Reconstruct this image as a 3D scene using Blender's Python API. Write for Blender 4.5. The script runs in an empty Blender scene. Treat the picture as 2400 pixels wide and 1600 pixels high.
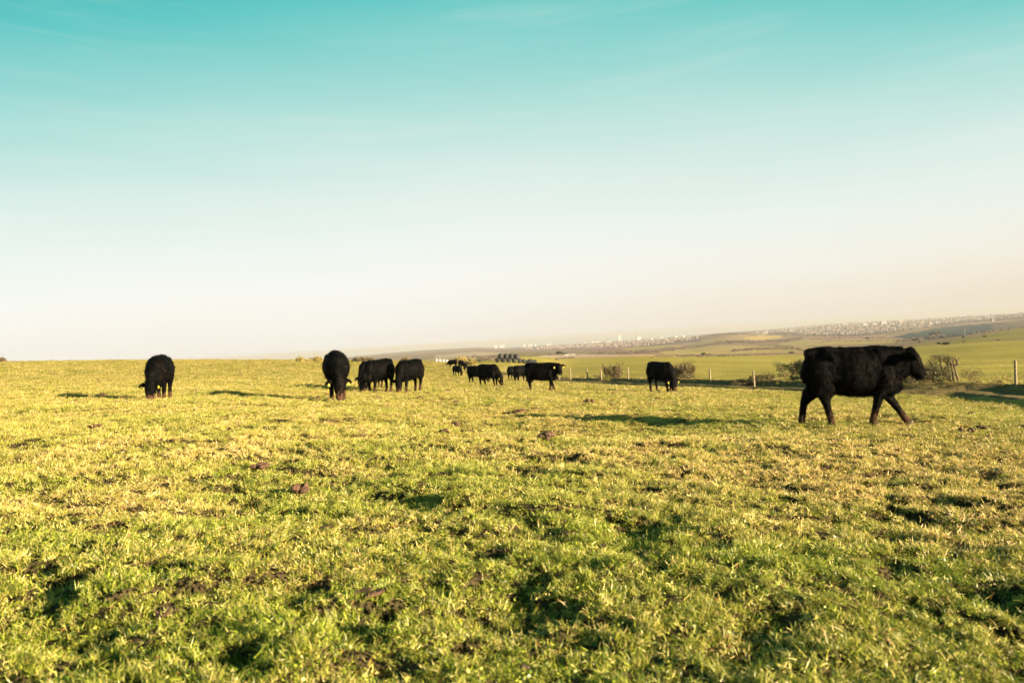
import bpy, bmesh, math, random
import numpy as np
from mathutils import Vector, Matrix

random.seed(7)
rng = np.random.default_rng(7)
sc = bpy.context.scene

# ------------------------------------------------------------------ camera
F = 1600.0                      # focal length in photo pixels (2400 wide) = 24 mm on 36 mm
TH = math.atan(0.0625)          # roll of the camera
CT, ST = math.cos(TH), math.sin(TH)
CAMZ = 0.95
cam_d = bpy.data.cameras.new("camera")
cam_d.lens = 24.0
cam_d.sensor_width = 36.0
cam_d.clip_start = 0.05
cam_d.clip_end = 120000.0
cam_d.dof.use_dof = True
cam_d.dof.focus_distance = 12.0
cam_d.dof.aperture_fstop = 3.2
cam = bpy.data.objects.new("camera", cam_d)
sc.collection.objects.link(cam)
cam.matrix_world = Matrix.Translation((0, 0, CAMZ)) @ Matrix.Rotation(math.radians(90) - math.atan(3 / F), 4, 'X') @ Matrix.Rotation(-TH, 4, 'Z')
sc.camera = cam

# ------------------------------------------------------------------ sun, sky, exposure
SUN_EL = math.radians(11.0)
LIGHT = Vector((-0.87, 0.49, 0)).normalized()          # horizontal direction in which light travels
sun_d = bpy.data.lights.new("sun", 'SUN')
sun_d.energy = 5.0
sun_d.angle = math.radians(0.5)
sun_d.color = (1.0, 0.79, 0.53)
sun = bpy.data.objects.new("sun", sun_d)
sc.collection.objects.link(sun)
to_sun = Vector((-LIGHT.x * math.cos(SUN_EL), -LIGHT.y * math.cos(SUN_EL), math.sin(SUN_EL)))
sun.rotation_euler = to_sun.to_track_quat('Z', 'Y').to_euler()
sun.location = (30, -20, 40)

world = bpy.data.worlds.new("World")
sc.world = world
world.use_nodes = True
wn = world.node_tree
wn.nodes.clear()
def N(nt, typ, **kw):
    n = nt.nodes.new(typ)
    for k, v in kw.items():
        if k == 'inp':
            for a, b in v.items():
                n.inputs[a].default_value = b
        else:
            setattr(n, k, v)
    return n
def ramp(node, stops, interp='EASE'):
    cr = node.color_ramp
    cr.interpolation = interp
    while len(cr.elements) > 1:
        cr.elements.remove(cr.elements[0])
    cr.elements[0].position = stops[0][0]
    cr.elements[0].color = (*stops[0][1], 1)
    for p, c in stops[1:]:
        e = cr.elements.new(p)
        e.color = (*c, 1)
def s2l(c):
    return tuple(((v / 255) / 12.92 if v / 255 <= 0.04045 else ((v / 255 + 0.055) / 1.055) ** 2.4) for v in c)
SKY_STRENGTH = 0.12
EXPOSURE = 1.95
sky = N(wn, 'ShaderNodeTexSky', sky_type='NISHITA', sun_disc=False)
sky.sun_elevation = SUN_EL
sky.sun_rotation = math.atan2(to_sun.x, to_sun.y)
sky.air_density = 1.0
sky.dust_density = 2.0
tc = N(wn, 'ShaderNodeTexCoord')
sep = N(wn, 'ShaderNodeSeparateXYZ')
wn.links.new(tc.outputs['Generated'], sep.inputs[0])
# height above the horizon with a little thin high cloud
nz = N(wn, 'ShaderNodeTexNoise', inp={'Scale': 3.0, 'Detail': 5.0, 'Roughness': 0.55})
mp = N(wn, 'ShaderNodeMapping')
mp.inputs['Scale'].default_value = (0.6, 1.0, 4.5)
mp.inputs['Rotation'].default_value = (0, math.radians(-7), 0)
wn.links.new(tc.outputs['Generated'], mp.inputs[0])
wn.links.new(mp.outputs[0], nz.inputs['Vector'])
ma = N(wn, 'ShaderNodeMath', operation='MULTIPLY_ADD')
ma.inputs[1].default_value = -0.055
wn.links.new(nz.outputs['Fac'], ma.inputs[0])
wn.links.new(sep.outputs['Z'], ma.inputs[2])
ad = N(wn, 'ShaderNodeMath', operation='ADD')
ad.inputs[1].default_value = 0.0100
wn.links.new(ma.outputs[0], ad.inputs[0])
cr = N(wn, 'ShaderNodeValToRGB')
ramp(cr, [(0.0, s2l((248, 243, 233))), (0.023, s2l((249, 245, 236))), (0.072, s2l((248, 248, 242))), (0.13, s2l((240, 245, 239))),
          (0.228, s2l((216, 236, 229))), (0.31, s2l((184, 226, 219))), (0.38, s2l((146, 214, 208))),
          (0.44, s2l((100, 201, 197))), (0.50, s2l((54, 184, 182))), (0.70, s2l((12, 116, 126))), (1.0, s2l((6, 84, 100)))], 'LINEAR')
# the blue deepens away from the middle of the view
x2_ = N(wn, 'ShaderNodeMath', operation='MULTIPLY'); wn.links.new(sep.outputs['X'], x2_.inputs[0]); wn.links.new(sep.outputs['X'], x2_.inputs[1])
x3_ = N(wn, 'ShaderNodeMath', operation='MINIMUM'); x3_.inputs[1].default_value = 0.4; wn.links.new(x2_.outputs[0], x3_.inputs[0])
x4_ = N(wn, 'ShaderNodeMath', operation='MULTIPLY_ADD'); x4_.inputs[1].default_value = 0.76; x4_.inputs[2].default_value = 1.0; wn.links.new(x3_.outputs[0], x4_.inputs[0])
q_ = N(wn, 'ShaderNodeMath', operation='MULTIPLY'); wn.links.new(x4_.outputs[0], q_.inputs[0]); wn.links.new(ad.outputs[0], q_.inputs[1])
wn.links.new(q_.outputs[0], cr.inputs[0])
mpw = N(wn, 'ShaderNodeMapping'); mpw.inputs['Scale'].default_value = (2.2, 2.2, 26.0); mpw.inputs['Rotation'].default_value = (0, math.radians(-9), 0)
nw = N(wn, 'ShaderNodeTexNoise', inp={'Scale': 1.6, 'Detail': 6.0, 'Roughness': 0.6, 'Distortion': 0.5})
wn.links.new(tc.outputs['Generated'], mpw.inputs[0]); wn.links.new(mpw.outputs[0], nw.inputs['Vector'])
rw = N(wn, 'ShaderNodeMapRange', inp={1: 0.52, 2: 0.80, 3: 0.0, 4: 0.17}); wn.links.new(nw.outputs['Fac'], rw.inputs[0])
mw = N(wn, 'ShaderNodeMix', data_type='RGBA'); wn.links.new(rw.outputs[0], mw.inputs[0]); wn.links.new(cr.outputs[0], mw.inputs[6])
mw.inputs[7].default_value = (*s2l((236, 240, 228)), 1)
mx = N(wn, 'ShaderNodeMix', data_type='RGBA')
mx.inputs[0].default_value = 0.02
scl = N(wn, 'ShaderNodeMix', data_type='RGBA', blend_type='MULTIPLY')   # the ramp at the same scale as the physical sky
scl.inputs[0].default_value = 1.0
SKYK = 1.0 / (SKY_STRENGTH * 2 ** EXPOSURE)
scl.inputs[7].default_value = (SKYK, SKYK, SKYK, 1)
# the low haze is creamier towards the sun's side
hx_ = N(wn, 'ShaderNodeMapRange', inp={1: -0.25, 2: 0.65, 3: 0.0, 4: 1.0}); wn.links.new(sep.outputs['X'], hx_.inputs[0])
hz_ = N(wn, 'ShaderNodeMapRange', inp={1: 0.0, 2: 0.14, 3: 1.0, 4: 0.0}); wn.links.new(ad.outputs[0], hz_.inputs[0])
hm_ = N(wn, 'ShaderNodeMath', operation='MULTIPLY'); wn.links.new(hx_.outputs[0], hm_.inputs[0]); wn.links.new(hz_.outputs[0], hm_.inputs[1])
hc_ = N(wn, 'ShaderNodeMix', data_type='RGBA', blend_type='MULTIPLY'); wn.links.new(hm_.outputs[0], hc_.inputs[0])
hc_.inputs[7].default_value = (0.93, 0.86, 0.75, 1)
wn.links.new(mw.outputs[2], hc_.inputs[6])
wn.links.new(hc_.outputs[2], scl.inputs[6])
wn.links.new(scl.outputs[2], mx.inputs[6])
wn.links.new(sky.outputs[0], mx.inputs[7])
bg = N(wn, 'ShaderNodeBackground', inp={'Strength': SKY_STRENGTH})
wn.links.new(mx.outputs[2], bg.inputs[0])
wo = N(wn, 'ShaderNodeOutputWorld')
wn.links.new(bg.outputs[0], wo.inputs[0])

sc.view_settings.view_transform = 'Standard'
sc.view_settings.look = 'None'
sc.view_settings.gamma = 1.0
sc.view_settings.use_curve_mapping = False
sc.view_settings.exposure = EXPOSURE
sc.render.engine = 'CYCLES'
sc.cycles.max_bounces = 5
sc.cycles.diffuse_bounces = 2
sc.cycles.glossy_bounces = 1
sc.cycles.transmission_bounces = 2
sc.cycles.volume_bounces = 0
sc.cycles.transparent_max_bounces = 4
sc.cycles.use_denoising = True
sc.cycles.denoiser = 'OPENIMAGEDENOISE'
sc.cycles.volume_max_steps = 64
sc.cycles.sample_clamp_indirect = 6

# ------------------------------------------------------------------ helpers
def tag(o, label=None, cat=None, group=None, kind=None):
    if label: o['label'] = label
    if cat: o['category'] = cat
    if group: o['group'] = group
    if kind: o['kind'] = kind
    return o
def empty(name, loc=(0, 0, 0), rz=0.0):
    o = bpy.data.objects.new(name, None)
    o.empty_display_size = 0.2
    sc.collection.objects.link(o)
    o.location = loc
    o.rotation_euler = (0, 0, rz)
    return o
def mesh_np(name, V, Fc, mat=None, smooth=False):
    me = bpy.data.meshes.new(name)
    V = np.asarray(V, dtype=np.float32)
    if isinstance(Fc, np.ndarray):
        k = Fc.shape[1]
        me.vertices.add(len(V)); me.vertices.foreach_set('co', V.ravel())
        me.loops.add(Fc.size); me.loops.foreach_set('vertex_index', Fc.astype(np.int32).ravel())
        me.polygons.add(len(Fc)); me.polygons.foreach_set('loop_start', np.arange(0, Fc.size, k, dtype=np.int32))
        me.update(calc_edges=True)
    else:
        me.from_pydata([tuple(v) for v in V], [], Fc)
        me.update()
    if smooth:
        me.polygons.foreach_set('use_smooth', np.ones(len(me.polygons), dtype=bool))
    if mat: me.materials.append(mat)
    return me
def link(name, me, parent=None, loc=None):
    o = bpy.data.objects.new(name, me)
    sc.collection.objects.link(o)
    if parent: o.parent = parent
    if loc is not None: o.location = loc
    return o
def mat_new(name):
    m = bpy.data.materials.new(name)
    m.use_nodes = True
    return m, m.node_tree, m.node_tree.nodes['Principled BSDF']
def simple_mat(name, col, rough=0.8, noise=None, amp=0.25, scale=8.0, spec=0.3, bump=0.0):
    m, nt, b = mat_new(name)
    b.inputs['Roughness'].default_value = rough
    b.inputs['Specular IOR Level'].default_value = spec
    t = N(nt, 'ShaderNodeTexCoord')
    n = N(nt, 'ShaderNodeTexNoise', inp={'Scale': scale, 'Detail': 4.0})
    nt.links.new(t.outputs['Object'], n.inputs['Vector'])
    r = N(nt, 'ShaderNodeValToRGB')
    c2 = noise or tuple(c * (1 - amp) for c in col)
    ramp(r, [(0.35, c2), (0.65, col)], 'LINEAR')
    nt.links.new(n.outputs['Fac'], r.inputs[0])
    nt.links.new(r.outputs[0], b.inputs['Base Color'])
    if bump:
        bp = N(nt, 'ShaderNodeBump', inp={'Strength': bump, 'Distance': 0.02})
        nt.links.new(n.outputs['Fac'], bp.inputs['Height'])
        nt.links.new(bp.outputs[0], b.inputs['Normal'])
    return m

# value noise on arrays
_perm = rng.random((256, 256))
def vnoise(x, y):
    xi = np.floor(x).astype(np.int64); yi = np.floor(y).astype(np.int64)
    fx = x - xi; fy = y - yi
    fx = fx * fx * (3 - 2 * fx); fy = fy * fy * (3 - 2 * fy)
    a = _perm[xi & 255, yi & 255]; b = _perm[(xi + 1) & 255, yi & 255]
    c = _perm[xi & 255, (yi + 1) & 255]; d = _perm[(xi + 1) & 255, (yi + 1) & 255]
    return (a * (1 - fx) + b * fx) * (1 - fy) + (c * (1 - fx) + d * fx) * fy
def fbm(x, y, oct=4, g=0.5):
    s = 0; a = 1; t = 0
    for i in range(oct):
        s = s + a * vnoise(x + 17.3 * i, y + 9.1 * i); t += a
        a *= g; x = x * 2.03; y = y * 2.03
    return s / t

# ------------------------------------------------------------------ terrain height
# rows: how far below the horizon (photo px) the ground lies, less the 1520/D of a camera 0.95 m up, for each column
DS = [1.0, 25, 50, 80, 130, 160, 200, 300, 450, 700, 950, 1200, 1600, 2200, 3000, 4000, 5500, 7500, 11000]
def cb(near, far):      # near = s values up to 160 m, far = b values from 200 m on
    return list(near) + [b - 1520.0 / d for b, d in zip(far, DS[6:])]
COLS = {
    -700: cb([-25, -25, -45, -60, -70, -62], [-30, 0, 20, 30, 30, 30, 30, 30, 28, 26, 25, 25, 30]),
    0: cb([-5, -7, -15, -26, -37, -33], [-10, 5, 20, 30, 30, 30, 30, 30, 28, 26, 25, 25, 30]),
    400: cb([12, 11, 9, 1, -15, -12], [5, 15, 25, 30, 30, 30, 30, 30, 28, 26, 25, 25, 30]),
    700: cb([32, 31, 27, 20, 5, 8], [25, 32, 36, 38, 36, 34, 32, 30, 28, 25, 23, 22, 28]),
    860: cb([43, 44, 41, 33, 16, 20], [36, 44, 46, 46, 42, 38, 34, 28, 22, 18, 15, 14, 22]),
    1000: cb([54, 55, 53, 46, 26, 28], [44, 48, 50, 48, 43, 40, 34, 27, 22, 18, 13, 11, 20]),
    1100: cb([60, 61, 61, 57, 40, 36], [46, 46, 46, 44, 40, 36, 31, 26, 21, 17, 13, 11.5, 20]),
    1200: cb([67, 67, 66, 64, 54, 43], [45, 41, 37.5, 36, 34, 32, 30, 27, 24, 22, 20, 17, 24]),
    1350: cb([75, 76, 77, 75, 66, 66], [66, 57, 50, 45, 42, 39, 36, 32, 29, 24, 20, 18, 26]),
    1500: cb([84, 85, 86, 78, 68, 66], [68, 59, 55, 50, 47, 44, 40, 34, 28, 24, 20, 17, 26]),
    1600: cb([90, 91, 90, 80, 72, 70], [73, 65, 61, 57, 52, 48, 43, 32, 22, 22, 19, 16, 26]),
    1700: cb([97, 97, 97, 88, 79, 76], [78, 71, 67, 62, 56, 50, 41, 27, 16, 20, 18, 14, 26]),
    1850: cb([106, 106, 105, 94, 85, 84], [88, 80, 76, 69, 62, 56, 47, 36, 28, 23, 16, 12, 24]),
    2000: cb([115, 115, 112, 100, 91, 89], [93, 85, 79, 70, 62, 56, 47, 38, 30, 22, 14, 10, 24]),
    2150: cb([123, 123, 118, 102, 91, 90], [92, 82, 73, 63, 58, 55, 47, 37, 28, 20, 14, 11, 24]),
    2300: cb([132, 134, 124, 104, 91, 87], [88, 78, 68, 56, 50, 54, 46, 34, 25, 20, 15, 11, 24]),
    2400: cb([138, 140, 128, 106, 92, 86], [87, 78, 67, 52, 44, 49, 41, 29, 22, 18, 14, 11, 24]),
    2900: cb([155, 155, 136, 110, 94, 86], [84, 74, 60, 44, 34, 40, 34, 26, 20, 17, 14, 11, 24]),
}
LD = np.log(np.array(DS))
def pchip(x, y, xq):            # monotone cubic along the last axis; y (m, n)
    h = np.diff(x); d = np.diff(y, axis=1) / h
    m = np.zeros_like(y)
    w1 = 2 * h[1:] + h[:-1]; w2 = h[1:] + 2 * h[:-1]
    ok = d[:, :-1] * d[:, 1:] > 0
    with np.errstate(divide='ignore', invalid='ignore'):
        mm = (w1 + w2) / (w1 / d[:, :-1] + w2 / d[:, 1:])
    m[:, 1:-1] = np.where(ok, mm, 0); m[:, 0] = d[:, 0]; m[:, -1] = d[:, -1]
    i = np.clip(np.searchsorted(x, xq) - 1, 0, len(x) - 2)
    t = np.clip((xq - x[i]) / h[i], 0, 1)
    return (y[:, i] * (2*t**3 - 3*t**2 + 1) + m[:, i] * h[i] * (t**3 - 2*t**2 + t) + y[:, i+1] * (3*t**2 - 2*t**3) + m[:, i+1] * h[i] * (t**3 - t**2))
_px = np.array(sorted(COLS))
_u = (_px - 1200.0) * CT - 50 * ST
_tab = np.array([COLS[p] for p in _px], dtype=float)
QL = np.linspace(LD[0], LD[-1], 500)
_t1 = pchip(LD, _tab, QL)                               # columns x 500
QA = np.linspace(_u[0], _u[-1], 700)
TAB = pchip(_u, _t1.T.copy(), QA).T                     # 700 x 500
def s_of(u, Y):
    a = np.clip((u - QA[0]) / (QA[1] - QA[0]), 0, 698.999); b = np.clip((np.log(np.maximum(Y, 1.0)) - QL[0]) / (QL[1] - QL[0]), 0, 498.999)
    ai = a.astype(int); bi = b.astype(int); fa = a - ai; fb = b - bi
    return (TAB[ai, bi] * (1-fa) + TAB[ai+1, bi] * fa) * (1-fb) + (TAB[ai, bi+1] * (1-fa) + TAB[ai+1, bi+1] * fa) * fb
AZM = math.radians(43)
def base_h(X, Y):
    X = np.asarray(X, float); Y = np.asarray(Y, float)
    r = np.hypot(X, Y); az = np.arctan2(X, Y)
    azc = np.clip(az, -AZM, AZM)
    Ye = r * np.cos(azc)
    u = F * np.tan(azc)
    behind = np.clip((np.abs(az) - AZM) / 1.0, 0, 1)
    s = s_of(u, Ye)
    z = -s / F * Ye
    rr = np.minimum(r, 150.0) / np.maximum(r, 1e-6)
    return z * (1 - behind) - (0.06 * X + 0.042 * Y) * rr * behind
def project(X, Y, Z):
    u = F * X / Y; v = -F * (Z - CAMZ) / Y - 3
    return 1200 + u * CT + v * ST, 800 - u * ST + v * CT
_YS = np.exp(np.linspace(math.log(1.2), math.log(9500), 2500))
def hit(px, py, ymin=1.2, H=None):
    u = (px - 1200) * CT - (py - 800) * ST
    b = (px - 1200) * ST + (py - 800) * CT + 3
    X = u / F * _YS
    z = (H or base_h)(X, _YS) - CAMZ
    tb = -F * z / _YS
    ok = (tb <= b) & (_YS >= ymin)
    i = int(np.argmax(ok)) if ok.any() else len(_YS) - 1
    return X[i], _YS[i], z[i] + CAMZ

# the fence line and the low bank it stands on
FP = [(2900, 924), (2640, 914), (2381, 904), (2070, 900), (1768, 895), (1665, 893), (1570, 890), (1473, 888), (1410, 887), (1337, 885), (1311, 884), (1250, 879), (1183, 873), (1162, 871)]
FL = np.array([hit(*p)[:2] for p in FP])
def fence_t(X, Y):
    """signed distance from the fence line (positive beyond it)"""
    best = np.full(np.shape(X), 1e9); sg = np.zeros(np.shape(X))
    for a, b in zip(FL[:-1], FL[1:]):
        d = b - a; L = np.hypot(*d); d = d / L
        rx = X - a[0]; ry = Y - a[1]
        t = np.clip(rx * d[0] + ry * d[1], 0, L)
        ex = rx - t * d[0]; ey = ry - t * d[1]
        dist = np.hypot(ex, ey)
        side = rx * d[1] - ry * d[0]
        m = dist < best
        best = np.where(m, dist, best); sg = np.where(m, np.sign(side), sg)
    return best * sg
TX = [-60, -16, -3.9, -3.3, -1.2, -0.55, 0.3, 6]
TZ = [0, 0, -0.58, -0.24, -0.34, 0.14, 0.10, 0]
def hz(X, Y, micro=True):
    X = np.asarray(X, float); Y = np.asarray(Y, float)
    z = base_h(X, Y)
    r = np.hypot(X, Y)
    t = fence_t(X, Y) + (fbm(X * 0.35, Y * 0.35, 2) - 0.5) * 0.5
    fade = np.clip((170 - r) / 60, 0, 1) * np.clip(1.45 - r / 70, 0.35, 1)
    z = z + np.interp(t, TX, TZ) * fade
    z = z - 0.25 * np.exp(-((X - 1.3) / 3.1) ** 2 - ((Y - 12.2) / 1.9) ** 2)
    if micro:
        near = np.clip((90 - r) / 60, 0, 1)
        n1 = fbm(X / 2.6, Y / 2.6, 2) - 0.5
        n2 = fbm(X / 0.75, Y / 0.6, 2) - 0.5
        n3 = fbm(X / 0.23, Y / 0.2, 2) - 0.5
        hol = np.clip(fbm(X / 0.5 + 40, Y / 0.42 + 7, 2) - 0.59, 0, 1)
        hol2 = np.clip(fbm(X / 0.19 + 80, Y / 0.13 + 27, 2) - 0.58, 0, 1) * np.clip((18 - r) / 7, 0, 1) * np.clip(0.35 + 0.05 * r, 0, .8)
        z = z + near * (0.16 * n1 + 0.10 * n2 + 0.07 * n3 * np.clip((25 - r) / 10, 0, 1) - 0.25 * hol - 0.65 * hol2)
    farm = np.clip((r - 60) / 200, 0, 1)
    z = z + farm * np.clip(r - 250, 0, 2500) * 0.0024 * (fbm(X / (r * 0.12 + 8), Y / (r * 0.25 + 8), 3) - 0.5)
    return z
def ghit(px, py, ymin=1.2):
    return hit(px, py, ymin, lambda x, y: hz(x, y, False))

def dryness(X, Y):
    return np.clip((fbm(X / 3.1 + 3, Y / 3.1 + 5, 3) - 0.5) * 2.4 + (fbm(X / 0.8, Y / 0.8 + 50, 2) - 0.5) * 1.6 + 0.5, 0, 1)

# ------------------------------------------------------------------ land cover, and the shade of one far slope, painted on the ground sheets
def inpoly(px, py, poly):
    c = np.zeros(px.shape, bool)
    n = len(poly)
    for i in range(n):
        x1, y1 = poly[i]; x2, y2 = poly[(i + 1) % n]
        if y1 == y2: continue
        m = ((y1 > py) != (y2 > py)) & (px < (x2 - x1) * (py - y1) / (y2 - y1) + x1)
        c ^= m
    return c
PASTURE = (0.36, 0.29, 0.07)
COVER_AND_SHADE = [   # (minimum distance, polygon in the photograph's view from this spot, colour, feather px)
    (150, [(600, 700), (2600, 600), (2600, 870), (600, 870)], (0.27, 0.215, 0.11)),
    (100, [(1000, 842), (1100, 838), (1250, 846), (1300, 850), (1290, 862), (1150, 858), (1000, 858)], (0.44, 0.37, 0.12)),
    (100, [(1000, 843), (1160, 843), (1290, 848), (1500, 839), (1640, 836), (1900, 829), (2020, 822), (2160, 808), (2290, 800), (2410, 796), (2700, 780), (2700, 950), (1000, 950)], (0.38, 0.31, 0.075)),
    (100, [(1240, 846), (1480, 846), (1480, 852), (1240, 857)], (0.46, 0.36, 0.13)),
    (280, [(1250, 844), (1340, 838), (1480, 829), (1600, 833), (1560, 837), (1400, 843), (1280, 846)], (0.47, 0.35, 0.20)),
    (280, [(1210, 838), (1300, 831), (1420, 829), (1480, 832), (1330, 838), (1240, 843)], (0.48, 0.40, 0.24)),
    (400, [(1090, 812), (1200, 817), (1420, 812), (1500, 812), (1480, 822), (1200, 824), (1120, 822)], (0.24, 0.165, 0.125)),
    (400, [(1150, 822), (1480, 822), (1440, 828), (1200, 835)], (0.23, 0.21, 0.10)),
    (400, [(1020, 832), (1120, 825), (1200, 828), (1120, 834), (1020, 842)], (0.46, 0.40, 0.22)),
    (600, [(1440, 816), (1560, 809), (1600, 811), (1480, 822)], (0.34, 0.30, 0.10)),
    (600, [(1540, 822), (1660, 808), (1900, 812), (2000, 812), (1900, 826), (1560, 832)], (0.38, 0.32, 0.11)),
    (600, [(1580, 816), (1640, 811), (1690, 812), (1640, 824), (1570, 826)], (0.34, 0.30, 0.10)),
    (900, [(1590, 805), (1640, 797), (1720, 786), (1760, 785), (1740, 800), (1650, 808)], (0.36, 0.29, 0.13)),
    (900, [(1750, 790), (1780, 786), (1830, 787), (1835, 792), (1780, 797), (1745, 795)], (0.52, 0.42, 0.13)),
    (900, [(1820, 806), (1880, 796), (2000, 796), (2120, 796), (2150, 803), (2000, 806), (1840, 812)], (0.38, 0.33, 0.11)),
    (900, [(1880, 792), (2000, 789), (2120, 784), (2150, 786), (2130, 793), (2000, 797), (1900, 797)], (0.34, 0.25, 0.15)),
    (500, [(2130, 812), (2160, 803), (2240, 796), (2400, 768), (2700, 740), (2700, 790), (2400, 799), (2290, 803), (2200, 807)], (0.26, 0.25, 0.06)),
    (900, [(2090, 790), (2160, 775), (2250, 763), (2330, 755), (2356, 751), (2350, 768), (2290, 779), (2230, 791), (2190, 797)], (0.028, 0.065, 0.058)),  # far slope turned from the sun: its shade and haze painted into the colour
    (900, [(2320, 758), (2410, 748), (2700, 730), (2700, 740), (2410, 766), (2330, 772)], (0.17, 0.15, 0.085)),
    (1500, [(2260, 757), (2360, 751), (2380, 753), (2280, 761)], (0.36, 0.27, 0.17)),
    (1500, [(1850, 750), (2420, 700), (2420, 745), (2250, 758), (2140, 772), (2000, 788), (1860, 786)], (0.15, 0.12, 0.09)),
    (1500, [(1200, 780), (1640, 770), (1640, 800), (1500, 812), (1200, 818)], (0.17, 0.135, 0.105)),
]
def make_sheet(name, azs, rs, mat, micro, paint, dz=0.0):
    A, R = np.meshgrid(azs, rs, indexing='ij')
    X = R * np.sin(A); Y = R * np.cos(A)
    Z = hz(X, Y, micro) + dz
    V = np.stack([X, Y, Z], -1).reshape(-1, 3)
    n, m = A.shape
    i = np.arange(n - 1)[:, None]; j = np.arange(m - 1)[None, :]
    q = np.stack([i * m + j, (i + 1) * m + j, (i + 1) * m + j + 1, i * m + j + 1], -1).reshape(-1, 4)[:, ::-1]
    me = mesh_np(name, V, np.ascontiguousarray(q), mat, True)
    x, y, z = V.T
    r = np.hypot(x, y)
    col = np.ones((len(V), 4), np.float32)
    col[:, :3] = PASTURE
    d = np.clip((fbm(x / 3.1 + 3, y / 3.1 + 5, 3) - 0.5) * 2.4 + 0.5, 0, 1)
    if paint:
        front = y > 5
        ys = np.where(front, y, 5)
        px, py = project(x, ys, z)
        px = px + (fbm(x / 40, y / 40, 3) - 0.5) * 10; py = py + (fbm(x / 60 + 9, y / 60, 3) - 0.5) * 3
        t = fence_t(x, y)
        for dmin, poly, c in COVER_AND_SHADE:
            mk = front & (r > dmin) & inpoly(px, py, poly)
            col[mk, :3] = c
        mk = (t > 0.2) & (r < 420) & (r > 20) & (x > 3)
        col[mk, :3] = (0.38, 0.31, 0.075)
        al = -0.48 * x + 0.87 * y
        streak = 0.80 + 0.40 * fbm(al / 45 + 5, t / 3.0, 3)
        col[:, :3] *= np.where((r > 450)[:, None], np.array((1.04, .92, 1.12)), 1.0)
        broad = 0.86 + 0.28 * fbm(x / (r * .05 + 10), y / (r * .12 + 20), 3)
        fld = (t > 0.2) & (r < 900)
        col[:, :3] *= np.where(fld, streak, 1.0)[:, None] * broad[:, None]
    else:
        t = fence_t(x, y)
        mk = (t > 0.5) & (r > 20); col[mk, :3] = (0.38, 0.31, 0.075)
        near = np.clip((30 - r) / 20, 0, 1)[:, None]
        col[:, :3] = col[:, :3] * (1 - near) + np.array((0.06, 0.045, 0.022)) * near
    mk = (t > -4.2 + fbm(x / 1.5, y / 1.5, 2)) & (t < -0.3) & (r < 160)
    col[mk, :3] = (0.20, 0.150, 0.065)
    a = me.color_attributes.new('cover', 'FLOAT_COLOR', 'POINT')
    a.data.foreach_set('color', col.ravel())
    return tag(link(name, me), kind='structure')

def ground_material(name, rough_k, sc1, sc2, lo):
    m, nt, b = mat_new(name)
    b.inputs['Roughness'].default_value = 1.0
    b.inputs['Specular IOR Level'].default_value = 0.05
    at = N(nt, 'ShaderNodeAttribute', attribute_name='cover')
    geo = N(nt, 'ShaderNodeNewGeometry')
    n1 = N(nt, 'ShaderNodeTexNoise', inp={'Scale': sc1, 'Detail': 6.0, 'Roughness': 0.65})
    n2 = N(nt, 'ShaderNodeTexNoise', inp={'Scale': sc2, 'Detail': 3.0, 'Roughness': 0.6})
    nt.links.new(geo.outputs['Position'], n1.inputs['Vector'])
    nt.links.new(geo.outputs['Position'], n2.inputs['Vector'])
    r1 = N(nt, 'ShaderNodeValToRGB'); ramp(r1, [(0.32, (lo, lo * 1.04, lo)), (0.68, (2.0 - lo * .95,) * 3)], 'LINEAR')
    r2 = N(nt, 'ShaderNodeValToRGB'); ramp(r2, [(0.3, (0.8, 0.86, 0.8)), (0.7, (1.12, 1.08, 1.1))], 'LINEAR')
    nt.links.new(n1.outputs['Fac'], r1.inputs[0]); nt.links.new(n2.outputs['Fac'], r2.inputs[0])
    m1 = N(nt, 'ShaderNodeMix', data_type='RGBA', blend_type='MULTIPLY'); m1.inputs[0].default_value = 1
    m2 = N(nt, 'ShaderNodeMix', data_type='RGBA', blend_type='MULTIPLY'); m2.inputs[0].default_value = 1
    nt.links.new(at.outputs['Color'], m1.inputs[6]); nt.links.new(r1.outputs[0], m1.inputs[7])
    nt.links.new(m1.outputs[2], m2.inputs[6]); nt.links.new(r2.outputs[0], m2.inputs[7])
    nt.links.new(m2.outputs[2], b.inputs['Base Color'])
    # upright blades too small to see: the fine surface normal is scattered
    wn_ = N(nt, 'ShaderNodeTexNoise', inp={'Scale': rough_k, 'Detail': 2.0})
    nt.links.new(geo.outputs['Position'], wn_.inputs['Vector'])
    v1 = N(nt, 'ShaderNodeVectorMath', operation='SUBTRACT'); v1.inputs[1].default_value = (0.5, 0.5, 0.5)
    nt.links.new(wn_.outputs['Color'], v1.inputs[0])
    v2 = N(nt, 'ShaderNodeVectorMath', operation='MULTIPLY'); v2.inputs[1].default_value = (8.0, 8.0, 1.0)
    nt.links.new(v1.outputs[0], v2.inputs[0])
    v3 = N(nt, 'ShaderNodeVectorMath', operation='ADD')
    nt.links.new(v2.outputs[0], v3.inputs[0]); nt.links.new(geo.outputs['Normal'], v3.inputs[1])
    v4 = N(nt, 'ShaderNodeVectorMath', operation='NORMALIZE')
    nt.links.new(v3.outputs[0], v4.inputs[0]); nt.links.new(v4.outputs[0], b.inputs['Normal'])
    return m
m_near = ground_material('turf soil', 60.0, 9.0, 1.2, .6)
m_far = ground_material('downland cover', 9.0, 0.35, 0.03, .86)
front_n = np.linspace(-math.radians(44), math.radians(44), 420)
rest = np.linspace(math.radians(44), math.radians(316), 60)[1:]
azn = np.concatenate([front_n, rest])
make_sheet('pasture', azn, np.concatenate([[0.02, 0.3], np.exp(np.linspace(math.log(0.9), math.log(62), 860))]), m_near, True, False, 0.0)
front_f = np.linspace(-math.radians(44), math.radians(44), 840)
azf = np.concatenate([front_f, rest])
make_sheet('downland', azf, np.exp(np.linspace(math.log(55), math.log(11000), 420)), m_far, True, True, -0.05)

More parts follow.
